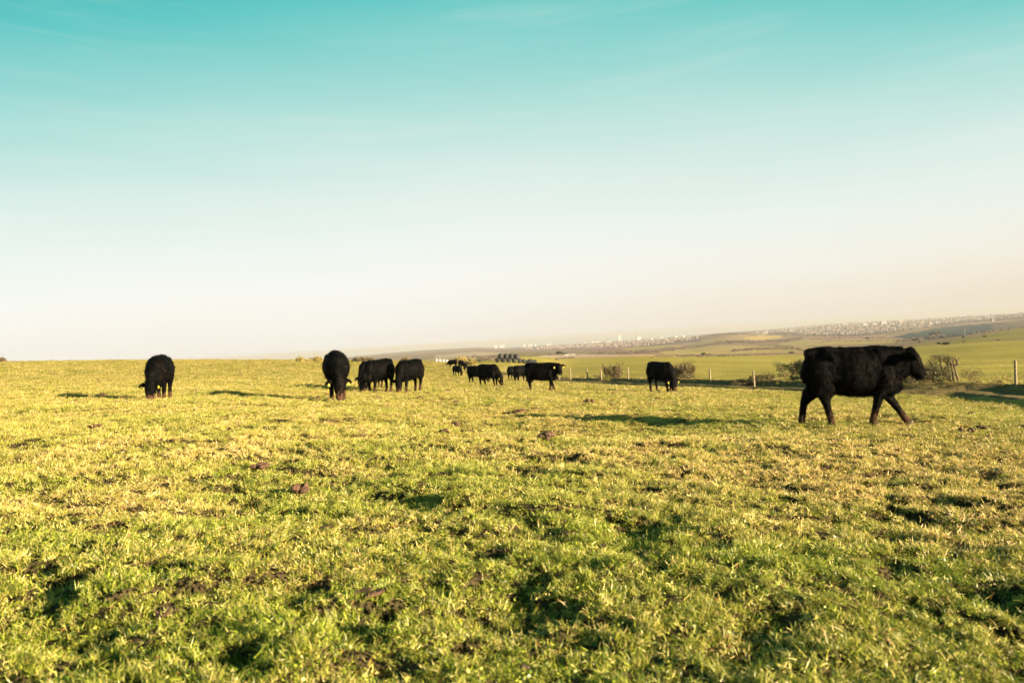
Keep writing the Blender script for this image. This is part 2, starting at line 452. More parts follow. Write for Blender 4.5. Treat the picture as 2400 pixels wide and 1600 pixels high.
# sea beyond the town
m_sea, nt, b = mat_new('sea water')
b.inputs['Base Color'].default_value = (0.25, 0.32, 0.33, 1); b.inputs['Roughness'].default_value = 0.35
a_ = np.linspace(-1.2, 1.2, 40)
V = [(r * math.sin(t), r * math.cos(t), -150.0) for t in a_ for r in (6000, 60000)]
Fq = np.array([[2*i, 2*i+1, 2*i+3, 2*i+2] for i in range(39)])
tag(link('sea', mesh_np('sea', V, Fq, m_sea)), kind='structure')

# ------------------------------------------------------------------ grass
m_grass = bpy.data.materials.new('grass blade')
m_grass.use_nodes = True
nt = m_grass.node_tree; nt.nodes.clear()
at1 = N(nt, 'ShaderNodeAttribute', attribute_name='bc')
at2 = N(nt, 'ShaderNodeAttribute', attribute_name='tint', attribute_type='INSTANCER')
mm = N(nt, 'ShaderNodeMix', data_type='RGBA', blend_type='MULTIPLY'); mm.inputs[0].default_value = 1
nt.links.new(at1.outputs['Color'], mm.inputs[6]); nt.links.new(at2.outputs['Color'], mm.inputs[7])
d = N(nt, 'ShaderNodeBsdfDiffuse'); t = N(nt, 'ShaderNodeBsdfTranslucent'); g = N(nt, 'ShaderNodeBsdfGlossy', inp={'Roughness': 0.4})
nt.links.new(mm.outputs[2], d.inputs[0]); nt.links.new(mm.outputs[2], t.inputs[0])
x1 = N(nt, 'ShaderNodeMixShader', inp={0: 0.22}); x2 = N(nt, 'ShaderNodeMixShader', inp={0: 0.04})
nt.links.new(d.outputs[0], x1.inputs[1]); nt.links.new(t.outputs[0], x1.inputs[2])
nt.links.new(x1.outputs[0], x2.inputs[1]); nt.links.new(g.outputs[0], x2.inputs[2])
o_ = N(nt, 'ShaderNodeOutputMaterial'); nt.links.new(x2.outputs[0], o_.inputs[0])

GREEN = np.array((0.075, 0.12, 0.012)); LIME = np.array((0.25, 0.27, 0.035)); STRAW = np.array((0.56, 0.47, 0.21)); GOLD = np.array((0.40, 0.375, 0.08)); RUST = np.array((0.26, 0.12, 0.05))
def blades(n, radius, h0, h1, w, lean, mix, curl=0.6, segs=3):
    """n curved tapering blades rooted in a disc"""
    V = []; Fc = []; C = []
    names = [GREEN, LIME, STRAW, GOLD, RUST]
    for k in range(n):
        a = random.uniform(0, 2 * math.pi); rr = radius * math.sqrt(random.random())
        x, y = rr * math.cos(a), rr * math.sin(a)
        dirn = random.uniform(0, 2 * math.pi)
        h = random.uniform(h0, h1); ln = lean * random.uniform(0.3, 1.3)
        col = names[random.choices(range(5), mix)[0]] * random.uniform(0.75, 1.25)
        ww = w * random.uniform(0.6, 1.3)
        side = (-math.sin(dirn), math.cos(dirn))
        tw = random.uniform(-1.2, 1.2)
        base = len(V)
        th = ln * 0.3
        px, py, pz = x, y, -0.01
        for s in range(segs):
            wk = ww * (1 - (s / segs) ** 1.6)
            sx = side[0] * math.cos(tw) + math.cos(dirn) * math.sin(tw); sy = side[1] * math.cos(tw) + math.sin(dirn) * math.sin(tw)
            V.append((px - sx * wk, py - sy * wk, pz)); V.append((px + sx * wk, py + sy * wk, pz))
            C += [col] * 2
            th += ln * curl / segs * (1 + s)
            l = h / segs
            px += math.cos(dirn) * math.sin(th) * l; py += math.sin(dirn) * math.sin(th) * l
            pz = max(pz + math.cos(th) * l, 0.003)
        V.append((px, py, pz)); C.append(col)
        for s in range(segs - 1):
            b0 = base + 2 * s
            Fc += [(b0, b0 + 1, b0 + 3), (b0, b0 + 3, b0 + 2)]
        Fc.append((base + 2 * segs - 2, base + 2 * segs - 1, base + 2 * segs))
    return V, Fc, C
def leaflets(n, radius, size, mix):
    V = []; Fc = []; C = []
    names = [GREEN, LIME, STRAW, GOLD, RUST]
    for k in range(n):
        a = random.uniform(0, 6.283); rr = radius * math.sqrt(random.random())
        c = Vector((rr * math.cos(a), rr * math.sin(a), random.uniform(0.012, 0.045)))
        nrm = Vector((random.uniform(-0.7, 0.7), random.uniform(-0.7, 0.7), 1)).normalized()
        t1 = nrm.orthogonal().normalized(); t2 = nrm.cross(t1)
        s = size * random.uniform(0.6, 1.3); col = names[random.choices(range(5), mix)[0]] * random.uniform(0.7, 1.2)
        b0 = len(V)
        for q in range(5):
            an = q * 6.283 / 5
            V.append(tuple(c + t1 * math.cos(an) * s + t2 * math.sin(an) * s * 0.7)); C.append(col)
        Fc += [(b0, b0+1, b0+2), (b0, b0+2, b0+3), (b0, b0+3, b0+4)]
    return V, Fc, C
def variant(coll, name, *parts):
    V = []; Fc = []; C = []
    for v, f, c in parts:
        o = len(V); V += v; C += c
        Fc += [tuple(i + o for i in q) for q in f]
    me = mesh_np(name, V, np.array(Fc), m_grass)
    a = me.color_attributes.new('bc', 'FLOAT_COLOR', 'POINT')
    cc = np.ones((len(V), 4), np.float32); cc[:, :3] = np.array(C)
    a.data.foreach_set('color', cc.ravel())
    coll.objects.link(bpy.data.objects.new(name, me))
def scatter(name, label, coll, P, rot, scl, tint, idx):
    me = bpy.data.meshes.new(name)
    me.vertices.add(len(P)); me.vertices.foreach_set('co', P.astype(np.float32).ravel())
    me.attributes.new('rot', 'FLOAT_VECTOR', 'POINT').data.foreach_set('vector', rot.astype(np.float32).ravel())
    me.attributes.new('scl', 'FLOAT_VECTOR', 'POINT').data.foreach_set('vector', scl.astype(np.float32).ravel())
    me.attributes.new('idx', 'INT', 'POINT').data.foreach_set('value', idx.astype(np.int32))
    t4 = np.ones((len(P), 4), np.float32); t4[:, :3] = tint
    me.attributes.new('tint', 'FLOAT_COLOR', 'POINT').data.foreach_set('color', t4.ravel())
    ng = bpy.data.node_groups.new(name + '_scatter', 'GeometryNodeTree')
    ng.interface.new_socket('Geometry', in_out='INPUT', socket_type='NodeSocketGeometry')
    ng.interface.new_socket('Geometry', in_out='OUTPUT', socket_type='NodeSocketGeometry')
    gi = ng.nodes.new('NodeGroupInput'); go = ng.nodes.new('NodeGroupOutput')
    iop = ng.nodes.new('GeometryNodeInstanceOnPoints')
    ci = ng.nodes.new('GeometryNodeCollectionInfo')
    ci.inputs['Collection'].default_value = coll
    ci.inputs['Separate Children'].default_value = True
    ci.inputs['Reset Children'].default_value = True
    def na(n, typ):
        q = ng.nodes.new('GeometryNodeInputNamedAttribute'); q.data_type = typ; q.inputs['Name'].default_value = n
        return q.outputs['Attribute']
    ng.links.new(gi.outputs[0], iop.inputs['Points'])
    ng.links.new(ci.outputs[0], iop.inputs['Instance'])
    iop.inputs['Pick Instance'].default_value = True
    ng.links.new(na('idx', 'INT'), iop.inputs['Instance Index'])
    ng.links.new(na('rot', 'FLOAT_VECTOR'), iop.inputs['Rotation'])
    ng.links.new(na('scl', 'FLOAT_VECTOR'), iop.inputs['Scale'])
    ng.links.new(iop.outputs[0], go.inputs[0])
    o = link(name, me)
    md = o.modifiers.new('scatter', 'NODES'); md.node_group = ng
    me.materials.append(m_grass)
    return tag(o, label, 'grass', kind='stuff')

near_c = bpy.data.collections.new('near_tufts'); mid_c = bpy.data.collections.new('mid_tufts'); far_c = bpy.data.collections.new('far_tufts')
for k in range(3):
    variant(near_c, 'tuft_%02d' % k, blades(44, 0.06, 0.03, 0.085, 0.0030, 1.0, (5, 6, 2.5, 3, 0.2)))
for k in range(3, 6):
    variant(near_c, 'tuft_%02d' % k, blades(24, 0.06, 0.03, 0.07, 0.0026, 1.4, (2, 4, 5, 5, 0.4)), blades(16, 0.07, 0.04, 0.09, 0.0030, 2.6, (0, 1, 7, 3, 0.6)))
variant(near_c, 'tuft_06', blades(16, 0.05, 0.03, 0.06, 0.003, 1.0, (6, 4, 1, 1, 0)), leaflets(20, 0.07, 0.010, (6, 5, 0, 1, 0)))
variant(near_c, 'tuft_07', blades(14, 0.05, 0.05, 0.12, 0.004, 2.8, (0, 0, 9, 2, 1.5)), leaflets(6, 0.05, 0.012, (0, 0, 3, 1, 3)))
variant(near_c, 'tuft_08', blades(60, 0.05, 0.06, 0.12, 0.0020, 0.8, (2, 5, 3, 5, 0)))
for k in range(4):
    variant(mid_c, 'patch_%02d' % k, blades(150, 0.16, 0.03, 0.075, 0.0032, 1.0, [(3, 6, 3, 6, 0), (2, 4, 5, 6, 0.2), (5, 7, 1.5, 3, 0), (1, 3, 6, 6, 0.3)][k], segs=2))
for k in range(3):
    variant(far_c, 'swath_%02d' % k, blades(300, 0.6, 0.045, 0.10, 0.010, 0.9, [(2, 5, 4, 7, 0), (3, 6, 3, 6, 0), (1, 4, 5, 7, 0)][k], segs=2))

def polar_points(r0, r1, dens, az=0.72):
    area = az * (r1 ** 2 - r0 ** 2)
    n = int(area * dens)
    r = np.sqrt(rng.uniform(r0 ** 2, r1 ** 2, n)); a = rng.uniform(-az, az, n)
    return r * np.sin(a), r * np.cos(a)
def lay(name, label, coll, nv, bands, tiltk=0.25, keep=None, weights=None):
    Xs = []; Ys = []; Ss = []
    for r0, r1, dens, s in bands:
        x, y = polar_points(r0, r1, dens)
        Xs.append(x); Ys.append(y); Ss.append(np.full(len(x), s))
    X = np.concatenate(Xs); Y = np.concatenate(Ys); S = np.concatenate(Ss)
    t = fence_t(X, Y)
    ok = keep(X, Y, t) if keep else np.ones(len(X), bool)
    X, Y, S = X[ok], Y[ok], S[ok]
    Z = hz(X, Y)
    n = len(X)
    dr = dryness(X, Y)
    r = np.hypot(X, Y)
    big = fbm(X / 7, Y / 7 + 3, 2)
    rot = np.stack([rng.normal(0, tiltk, n), rng.normal(0, tiltk, n), rng.uniform(0, 6.283, n)], -1)
    hgt = S * rng.uniform(0.55, 1.2, n) * (0.35 + 1.15 * fbm(X / 0.45 + 30, Y / 0.4, 3))
    scl = np.stack([S * rng.uniform(0.85, 1.2, n), S * rng.uniform(0.85, 1.2, n), hgt], -1)
    farf = np.clip((r - 2.5) / 8, 0, 1)[:, None]
    g = np.array((0.84, 0.93, 0.60)); yv = np.array((1.24, 1.09, 1.12))
    w = np.clip(dr[:, None] * 0.9 + 0.40 * farf, 0, 1)
    tint = (g * (1 - w) + yv * w) * rng.uniform(0.82, 1.15, n)[:, None]
    tint = tint * (1.28 - 0.58 * np.clip((r - 4) / 50, 0, 1))[:, None]
    idx = rng.integers(0, nv, n)
    if weights is not None:
        pd = np.array(weights[0]); pg = np.array(weights[1])
        cd = np.cumsum(pd / pd.sum()); cg = np.cumsum(pg / pg.sum())
        q = rng.random(n)
        idx = np.where(rng.random(n) < w[:, 0], np.searchsorted(cd, q), np.searchsorted(cg, q))
    return scatter(name, label, coll, np.stack([X, Y, Z], -1), rot, scl, tint, idx)
stalk_c = bpy.data.collections.new('dead_stalks')
for k in range(4):
    variant(stalk_c, 'stalk_%02d' % k, blades(7, 0.10, 0.05, 0.13, 0.0034, 4.0, (0, 0, 9, 2, 1.5), curl=.25, segs=4), blades(5, .05, .02, .05, .0045, 3.5, (0, 0, 4, 1, 3)))
lay('dead_grass', 'pale dead stalks and curled straw lying over the near turf', stalk_c, 4, [(1.0, 4.0, 210, .55), (4.0, 9.0, 100, .72), (9, 16, 30, 1.0)], 0.5, lambda X, Y, t: fbm(X / .7 + 60, Y / .7, 2) > .47)
inside = lambda X, Y, t: t < -3.8
lay('grass', 'short tussocky green and straw coloured turf close to the camera', near_c, 9,
    [(1.0, 3.2, 1150, 0.52), (3.2, 6.5, 760, 0.60), (6.5, 10, 440, 0.72)], 0.45, None,
    ([1, 1, 1, 4, 4, 4, 0.5, 2.2, 1], [4, 4, 4, 1, 1, 1, 3, 0.5, 1.2]))
lay('grass', 'grazed yellow green turf of the cattle pasture', mid_c, 4, [(9.5, 17, 95, 0.74), (17, 28, 38, 1.0), (28, 42, 16, 1.45)], 0.25, inside)
lay('grass', 'distant grazed turf up to the brow of the pasture', far_c, 3, [(38, 70, 2.2, 1.0), (70, 150, 0.8, 1.5)], 0.1, lambda X, Y, t: t < -3.8)


# ------------------------------------------------------------------ lofts
def frame(tan, ref):
    t = tan.normalized()
    b = (ref - t * ref.dot(t))
    if b.length < 1e-4: b = t.orthogonal()
    b.normalize()
    return t, b, t.cross(b)
def loft(pts, ref=Vector((0, 0, 1)), n=14, power=2.0, cap=True):
    """pts: (centre, half size across, half size along ref); closed mesh"""
    V = []; Fc = []
    P = [Vector(p[0]) for p in pts]
    m = len(P)
    for i in range(m):
        tan = P[min(i + 1, m - 1)] - P[max(i - 1, 0)]
        t, b, c = frame(tan, ref)
        for k in range(n):
            a = 2 * math.pi * k / n
            ca, sa = math.cos(a), math.sin(a)
            ca = math.copysign(abs(ca) ** (2 / power), ca); sa = math.copysign(abs(sa) ** (2 / power), sa)
            V.append(P[i] + c * (ca * pts[i][1]) + b * (sa * pts[i][2]))
    for i in range(m - 1):
        for k in range(n):
            k2 = (k + 1) % n
            Fc.append((i * n + k, i * n + k2, (i + 1) * n + k2, (i + 1) * n + k))
    if cap:
        V.append(P[0] - (P[1] - P[0]).normalized() * min(pts[0][1], pts[0][2]) * 0.5)
        V.append(P[-1] + (P[-1] - P[-2]).normalized() * min(pts[-1][1], pts[-1][2]) * 0.5)
        a, b_ = len(V) - 2, len(V) - 1
        for k in range(n):
            k2 = (k + 1) % n
            Fc.append((a, k2, k)); Fc.append((b_, (m - 1) * n + k, (m - 1) * n + k2))
    return V, Fc
def join(parts):
    V = []; Fc = []
    for v, f in parts:
        o = len(V); V += [tuple(p) for p in v]; Fc += [tuple(i + o for i in q) for q in f]
    return V, Fc
def lerp_list(a, b, t): return tuple(x + (y - x) * t for x, y in zip(a, b))

# ------------------------------------------------------------------ cattle
def coat_material():
    m, nt, b = mat_new('black coat')
    b.inputs['Roughness'].default_value = 0.6
    b.inputs['Specular IOR Level'].default_value = 0.05
    b.inputs['Sheen Weight'].default_value = 0.002
    b.inputs['Sheen Tint'].default_value = (0.8, 0.6, 0.45, 1)
    b.inputs['Sheen Roughness'].default_value = 0.5
    t = N(nt, 'ShaderNodeTexCoord'); sp = N(nt, 'ShaderNodeSeparateXYZ')
    nt.links.new(t.outputs['Object'], sp.inputs[0])
    n1 = N(nt, 'ShaderNodeTexNoise', inp={'Scale': 5.0, 'Detail': 6.0, 'Roughness': 0.7})
    nt.links.new(t.outputs['Object'], n1.inputs['Vector'])
    r1 = N(nt, 'ShaderNodeValToRGB'); ramp(r1, [(0.42, (0.0008, 0.0009, 0.0010)), (0.57, (0.0018, 0.0015, 0.0013)), (0.72, (0.020, 0.013, 0.009))], 'LINEAR')
    nt.links.new(n1.outputs['Fac'], r1.inputs[0])
    # dried mud on the lower legs
    n2 = N(nt, 'ShaderNodeTexNoise', inp={'Scale': 16.0, 'Detail': 4.0})
    nt.links.new(t.outputs['Object'], n2.inputs['Vector'])
    mr = N(nt, 'ShaderNodeMapRange', inp={1: 0.42, 2: 0.05, 3: 0.0, 4: 0.62}); nt.links.new(sp.outputs['Z'], mr.inputs[0])
    ml = N(nt, 'ShaderNodeMath', operation='ADD'); nt.links.new(mr.outputs[0], ml.inputs[0]); nt.links.new(n2.outputs['Fac'], ml.inputs[1])
    st = N(nt, 'ShaderNodeMapRange', inp={1: 0.78, 2: 0.95, 3: 0.0, 4: 0.85}); nt.links.new(ml.outputs[0], st.inputs[0])
    mx = N(nt, 'ShaderNodeMix', data_type='RGBA'); nt.links.new(st.outputs[0], mx.inputs[0]); nt.links.new(r1.outputs[0], mx.inputs[6])
    mx.inputs[7].default_value = (0.085, 0.045, 0.025, 1)
    # bits of straw and dried dirt on the hair
    n3 = N(nt, 'ShaderNodeTexVoronoi', inp={'Scale': 9.0}); nt.links.new(t.outputs['Object'], n3.inputs['Vector'])
    s3 = N(nt, 'ShaderNodeMapRange', inp={1: 0.10, 2: 0.06, 3: 0.0, 4: 0.5}); nt.links.new(n3.outputs['Distance'], s3.inputs[0])
    m3 = N(nt, 'ShaderNodeMix', data_type='RGBA'); nt.links.new(s3.outputs[0], m3.inputs[0]); nt.links.new(mx.outputs[2], m3.inputs[6])
    m3.inputs[7].default_value = (0.07, 0.06, 0.05, 1)
    nt.links.new(m3.outputs[2], b.inputs['Base Color'])
    n4 = N(nt, 'ShaderNodeTexNoise', inp={'Scale': 26.0, 'Detail': 5.0, 'Roughness': 0.75, 'Distortion': 0.6})
    mp4 = N(nt, 'ShaderNodeMapping'); mp4.inputs['Scale'].default_value = (1.0, 1.0, 0.4)
    nt.links.new(t.outputs['Object'], mp4.inputs[0]); nt.links.new(mp4.outputs[0], n4.inputs['Vector'])
    bp = N(nt, 'ShaderNodeBump', inp={'Strength': 0.9, 'Distance': 0.03}); nt.links.new(n4.outputs['Fac'], bp.inputs['Height'])
    nt.links.new(bp.outputs[0], b.inputs['Normal'])
    return m
m_coat = coat_material()
m_hoof = simple_mat('horn', (0.03, 0.022, 0.015), 0.5, (0.07, 0.04, 0.025), scale=20)
m_eye = simple_mat('eye', (0.01, 0.008, 0.006), 0.12, spec=0.6)
m_tag = simple_mat('yellow plastic', (0.50, 0.42, 0.03), 0.4)
m_nose = simple_mat('wet nose', (0.035, 0.03, 0.03), 0.3, scale=30, spec=0.5)

def bend_pt(p, ang, x0=1.02, x1=1.6):
    """swing the neck and head sideways about the shoulders"""
    v = Vector(p)
    if v.x <= x0 or ang == 0: return v
    k = min(1, (v.x - x0) / (x1 - x0))
    a = ang * (0.45 + 0.55 * k)
    d = v - Vector((x0, 0, 0))
    return Vector((x0 + d.x * math.cos(a) - d.y * math.sin(a), d.x * math.sin(a) + d.y * math.cos(a), v.z))
def build_cow(name, neck='up', bend=0.0, turn=0.0, feet=(0, 0, 0, 0), wid=1.0, fur=6000, furlen=0.03, voxel=0.02, eyes=True):
    """name, pose of the neck (up / down), sideways bend, extra turn of the head, fore and aft shift of the feet (near fore, off fore, near hind, off hind).
    Forward is +X, near side is -Y. Returns list of (part name, mesh, material, parent part)"""
    parts = []
    st = [(-0.04, .98, .13, .17), (-0.01, .95, .19, .25), (.08, .92, .25, .29), (.25, .895, .285, .315), (.45, .860, .29, .345), (.65, .840, .32, .360),
          (.85, .830, .315, .365), (1.02, .835, .285, .36), (1.16, .86, .245, .325), (1.28, .87, .20, .285), (1.38, .885, .13, .22)]
    parts.append(loft([((-.05, 0, 1.14), .13, .08), ((.08, 0, 1.165), .11, .085), ((.22, 0, 1.175), .11, .08), ((.40, 0, 1.165), .11, .07), ((.65, 0, 1.16), .10, .07), ((.90, 0, 1.155), .10, .07), ((1.08, 0, 1.145), .10, .08), ((1.22, 0, 1.12), .09, .10)], n=10))
    parts.append(loft([((x, 0, z), w * wid, h) for x, z, w, h in st], n=22, power=2.1))
    parts.append(loft([((.10, 0, 1.13), .10, .08), ((.25, 0, 1.17), .16, .09), ((.42, 0, 1.16), .12, .08)], n=10))      # hip bones
    parts.append(loft([((.95, 0, 1.12), .08, .08), ((1.08, 0, 1.135), .10, .09), ((1.22, 0, 1.10), .08, .10)], n=10))   # withers
    parts.append(loft([((1.08, 0, .58), .12, .12), ((1.25, 0, .60), .13, .16), ((1.37, 0, .70), .10, .18)], n=10))       # brisket
    for sd in (-1, 1):      # hook and pin bones, shoulder blades
        parts.append(loft([((.24, sd * .13, 1.12), .06, .06), ((.31, sd * .20 * wid, 1.10), .06, .07), ((.36, sd * .23 * wid, 1.04), .04, .05)], n=8))
        parts.append(loft([((-.03, sd * .09, 1.10), .05, .06), ((.05, sd * .13, 1.06), .06, .08)], n=8))
        parts.append(loft([((1.06, sd * .08, 1.16), .05, .06), ((1.10, sd * .16 * wid, 1.06), .06, .10), ((1.14, sd * .22 * wid, .90), .05, .12)], ref=Vector((1, 0, 0)), n=8))
    for sd in (-1, 1):      # thigh and shoulder masses
        parts.append(loft([((.19, sd * .15 * wid, 1.02), .12, .19), ((.17, sd * .18 * wid, .84), .125, .21), ((.16, sd * .17 * wid, .66), .10, .175), ((.12, sd * .16 * wid, .54), .075, .145)], ref=Vector((1, 0, 0)), n=12))
        parts.append(loft([((1.10, sd * .13 * wid, 1.02), .08, .13), ((1.13, sd * .19 * wid, .82), .10, .17), ((1.12, sd * .18 * wid, .62), .08, .12)], ref=Vector((1, 0, 0)), n=12))
    def B(p): return bend_pt(p, bend)
    if neck == 'up':
        nk = [((1.06, 0, .88), .21, .34), ((1.24, 0, .91), .185, .31), ((1.40, 0, .955), .155, .26), ((1.54, 0, 1.0), .13, .205)]
        poll = Vector((1.57, 0, 1.07)); muz = Vector((1.77, 0, .75))
    elif neck == 'mid':
        nk = [((1.08, 0, .92), .20, .28), ((1.28, 0, .90), .15, .22), ((1.45, 0, .84), .12, .17), ((1.58, 0, .78), .105, .14)]
        poll = Vector((1.58, 0, .80)); muz = Vector((1.76, 0, .46))
    else:
        nk = [((1.06, 0, .90), .20, .28), ((1.22, 0, .82), .17, .24), ((1.36, 0, .68), .14, .19), ((1.46, 0, .54), .12, .155), ((1.50, 0, .44), .11, .13)]
        poll = Vector((1.47, 0, .50)); muz = Vector((1.58, 0, .055))
    parts.append(loft([(B(p), w, h) for p, w, h in nk], n=14))
    P0 = B(poll); P1 = B(muz)
    if turn:
        R = Matrix.Rotation(turn, 3, 'Z'); P1 = P0 + R @ (P1 - P0)
    ax = (P1 - P0).normalized(); L = (P1 - P0).length
    fl = Vector((ax.x, ax.y, 0)); fl = fl.normalized() if fl.length > .05 else Vector((math.cos(bend + turn), math.sin(bend + turn), 0))
    up = fl * (-ax.z) + Vector((0, 0, 1)) * max(0, ax.dot(fl)); up.normalize()       # towards the forehead
    side = up.cross(ax).normalized()
    k = L / 0.40
    hd = [(-.07, .085, .09, .0), (0, .118, .130, -.005), (.08, .130, .152, -.020), (.16, .120, .150, -.030), (.24, .098, .125, -.028), (.31, .086, .102, -.024), (.37, .090, .094, -.022), (.41, .078, .076, -.022)]
    parts.append(loft([(P0 + ax * (t * k) + up * o, w, h) for t, w, h, o in hd], ref=up, n=14, power=2.4))
    parts.append(loft([(P0 + up * .05 - ax * .02, .08, .06), (P0 + up * .09 - ax * .05, .05, .05)], ref=ax, n=8))   # poll tuft
    ears = []
    for sd in (-1, 1):
        e0 = P0 + side * sd * .085 + ax * .03 + up * .01
        e1 = e0 + side * sd * .10 - ax * .03 + up * .0
        e2 = e0 + side * sd * .19 + ax * .01 - up * .01
        e3 = e0 + side * sd * .24 + ax * .03
        parts.append(loft([(e0, .024, .04), (e1, .03, .075), (e2, .026, .062), (e3, .018, .022)], ref=ax, n=8))
        ears.append((e1 + e2) / 2 + ax * .045 + up * .018)
    hooves = []
    def leg(side_, hind, dx, lift=0.0):
        y = side_ * .155 * wid
        r_ = Vector((1, 0, 0))
        if hind:
            J = [((.22, y * .9, .80), .11, .18), ((.20 + dx * .25, y * 1.05, .62), .095, .15), ((.11 + dx * .50, y, .48), .066, .108), ((.105 + dx * .72, y * .95, .37), .052, .065),
                 ((.12 + dx * .86, y * .92, .22), .048, .055), ((.13 + dx * .97, y * .92, .10), .050, .056), ((.155 + dx, y * .92, .045), .050, .060), ((.165 + dx, y * .92, .012), .045, .06)]
        else:
            J = [((1.12, y * .95, .80), .09, .14), ((1.10 + dx * .12, y * 1.0, .60), .082, .135), ((1.10 + dx * .40, y * .95, .43), .060, .078), ((1.105 + dx * .58, y * .92, .33), .056, .064),
                 ((1.10 + dx * .80, y * .88, .20), .046, .051), ((1.10 + dx * .95, y * .88, .10), .048, .055), ((1.125 + dx, y * .88, .045), .050, .058), ((1.135 + dx, y * .88, .012), .045, .06)]
        J = [((p[0], p[1], p[2] + lift * max(0, (0.5 - p[2]))), a, b_) for p, a, b_ in J]
        parts.append(loft(J, ref=r_, n=12))
        f = J[-1][0]
        hooves.append((f[0] + .008, f[1], f[2]))
    leg(-1, False, feet[0]); leg(1, False, feet[1]); leg(-1, True, feet[2]); leg(1, True, feet[3])
    parts.append(loft([((-.02, 0, 1.14), .035, .04), ((-.06, .0, 1.04), .028, .03), ((-.062, .01, .84), .024, .024), ((-.05, .0, .68), .028, .028), ((-.045, 0, .56), .035, .035), ((-.04, 0, .46), .022, .022)], ref=Vector((1, 0, 0)), n=8))
    V, Fc = join(parts)
    me = mesh_np(name, np.array(V), Fc)
    ob = bpy.data.objects.new('tmp', me)
    sc.collection.objects.link(ob)
    md = ob.modifiers.new('r', 'REMESH'); md.mode = 'VOXEL'; md.voxel_size = voxel
    ms = ob.modifiers.new('s', 'SMOOTH'); ms.factor = 0.5; ms.iterations = 4
    dg = bpy.context.evaluated_depsgraph_get()
    body = bpy.data.meshes.new_from_object(ob.evaluated_get(dg))
    bpy.data.objects.remove(ob)
    body.name = name
    nv = len(body.vertices)
    co = np.empty(nv * 3, np.float32); body.vertices.foreach_get('co', co); co = co.reshape(-1, 3)
    no = np.empty(nv * 3, np.float32); body.vertices.foreach_get('normal', no); no = no.reshape(-1, 3)
    lump = (fbm(co[:, 0] * 7 + co[:, 1] * 3, co[:, 2] * 5 + co[:, 1] * 4, 3) - .5) * .015 + (fbm(co[:, 0] * 22 + co[:, 1] * 9, co[:, 2] * 14, 2) - .5) * .012
    lump *= np.clip((co[:, 2] - 0.25) / .3, .3, 1)
    co = co + no * lump[:, None]
    co[:, 2] = np.maximum(co[:, 2], 0.004)
    co[:, 0] -= 0.62
    body.vertices.foreach_set('co', co.ravel()); body.update()
    body.polygons.foreach_set('use_smooth', np.ones(len(body.polygons), dtype=bool))
    body.materials.clear(); body.materials.append(m_coat)
    out = [('body', body, None)]
    off = Vector((-0.62, 0, 0))
    if fur:
        npoly = len(body.polygons)
        cen = np.empty(npoly * 3, np.float32); body.polygons.foreach_get('center', cen); cen = cen.reshape(-1, 3)
        nrm = np.empty(npoly * 3, np.float32); body.polygons.foreach_get('normal', nrm); nrm = nrm.reshape(-1, 3)
        ids = rng.integers(0, npoly, fur)
        c = cen[ids] + rng.normal(0, voxel * .4, (fur, 3)); n_ = nrm[ids]
        leglow = c[:, 2] < .45
        comb = np.stack([np.full(fur, -.35), np.zeros(fur), np.full(fur, -.55)], -1) + rng.normal(0, .30, (fur, 3))
        comb += (vnoise(c[:, 0] * 9, c[:, 2] * 9)[:, None] - .5) * np.array((1.2, 0, .8))
        dvec = n_ * .75 + comb; dvec /= np.linalg.norm(dvec, axis=1)[:, None]
        l = furlen * rng.uniform(.5, 1.4, fur) * (0.35 + 1.4 * vnoise(c[:, 0] * 11 + c[:, 1] * 5, c[:, 2] * 11)) * np.where(leglow, .55, 1)
        belly = (n_[:, 2] < -.5) & (c[:, 2] > .4); l = np.where(belly, l * 1.5, l)
        s_ = np.cross(dvec, n_ + rng.normal(0, .3, (fur, 3))); s_ /= (np.linalg.norm(s_, axis=1)[:, None] + 1e-6)
        w = furlen * .16
        base = c - n_ * .006
        V = np.stack([base - s_ * w, base + s_ * w, base + dvec * l[:, None]], 1).reshape(-1, 3)
        fm = mesh_np('fur', V, np.arange(fur * 3).reshape(-1, 3), m_coat)
        out.append(('fur', fm, None))
    for hx, hy, hzz in hooves:
        v, f = loft([((hx - .62, hy, .055), .046, .055), ((hx - .61, hy, .03), .051, .064), ((hx - .605, hy, .004), .053, .068)], ref=Vector((1, 0, 0)), n=10)
        out.append(('hoof', mesh_np('hoof', np.array([tuple(p) for p in v]), f, m_hoof, True), None))
    v, f = loft([(P1 + ax * (.005) - up * .015 + off, .066, .056), (P1 + ax * .030 - up * .018 + off, .056, .046), (P1 + ax * .046 - up * .02 + off, .034, .026)], ref=up, n=10)
    out.append(('muzzle', mesh_np('muzzle', np.array([tuple(p) for p in v]), f, m_nose, True), None))
    for sd in (-1, 1):
        if eyes:
            c = P0 + ax * (.12 * k) + side * sd * .100 + up * .045 + off
            v, f = loft([(c - ax * .020, .006, .008), (c - ax * .010, .017, .017), (c, .020, .020), (c + ax * .010, .017, .017), (c + ax * .020, .006, .008)], ref=up, n=8)
            out.append(('eye', mesh_np('eye', np.array([tuple(p) for p in v]), f, m_eye, True), None))
        e = ears[0 if sd < 0 else 1] + off
        # a tag hangs from the ear as a thin tapered plate
        v, f = loft([(e + Vector((0, 0, .015)), .006, .012), (e + Vector((0, 0, .0)), .006, .024), (e - Vector((0, 0, .055)), .007, .026)], ref=side, n=4, power=3)
        out.append(('ear_tag', mesh_np('ear_tag', np.array([tuple(p) for p in v]), f, m_tag), None))
    return out
_cow_cache = {}
def cow_meshes(key, **kw):
    if key not in _cow_cache: _cow_cache[key] = build_cow(key, **kw)
    return _cow_cache[key]
CATTLE = 'black cattle grazing across the pasture'
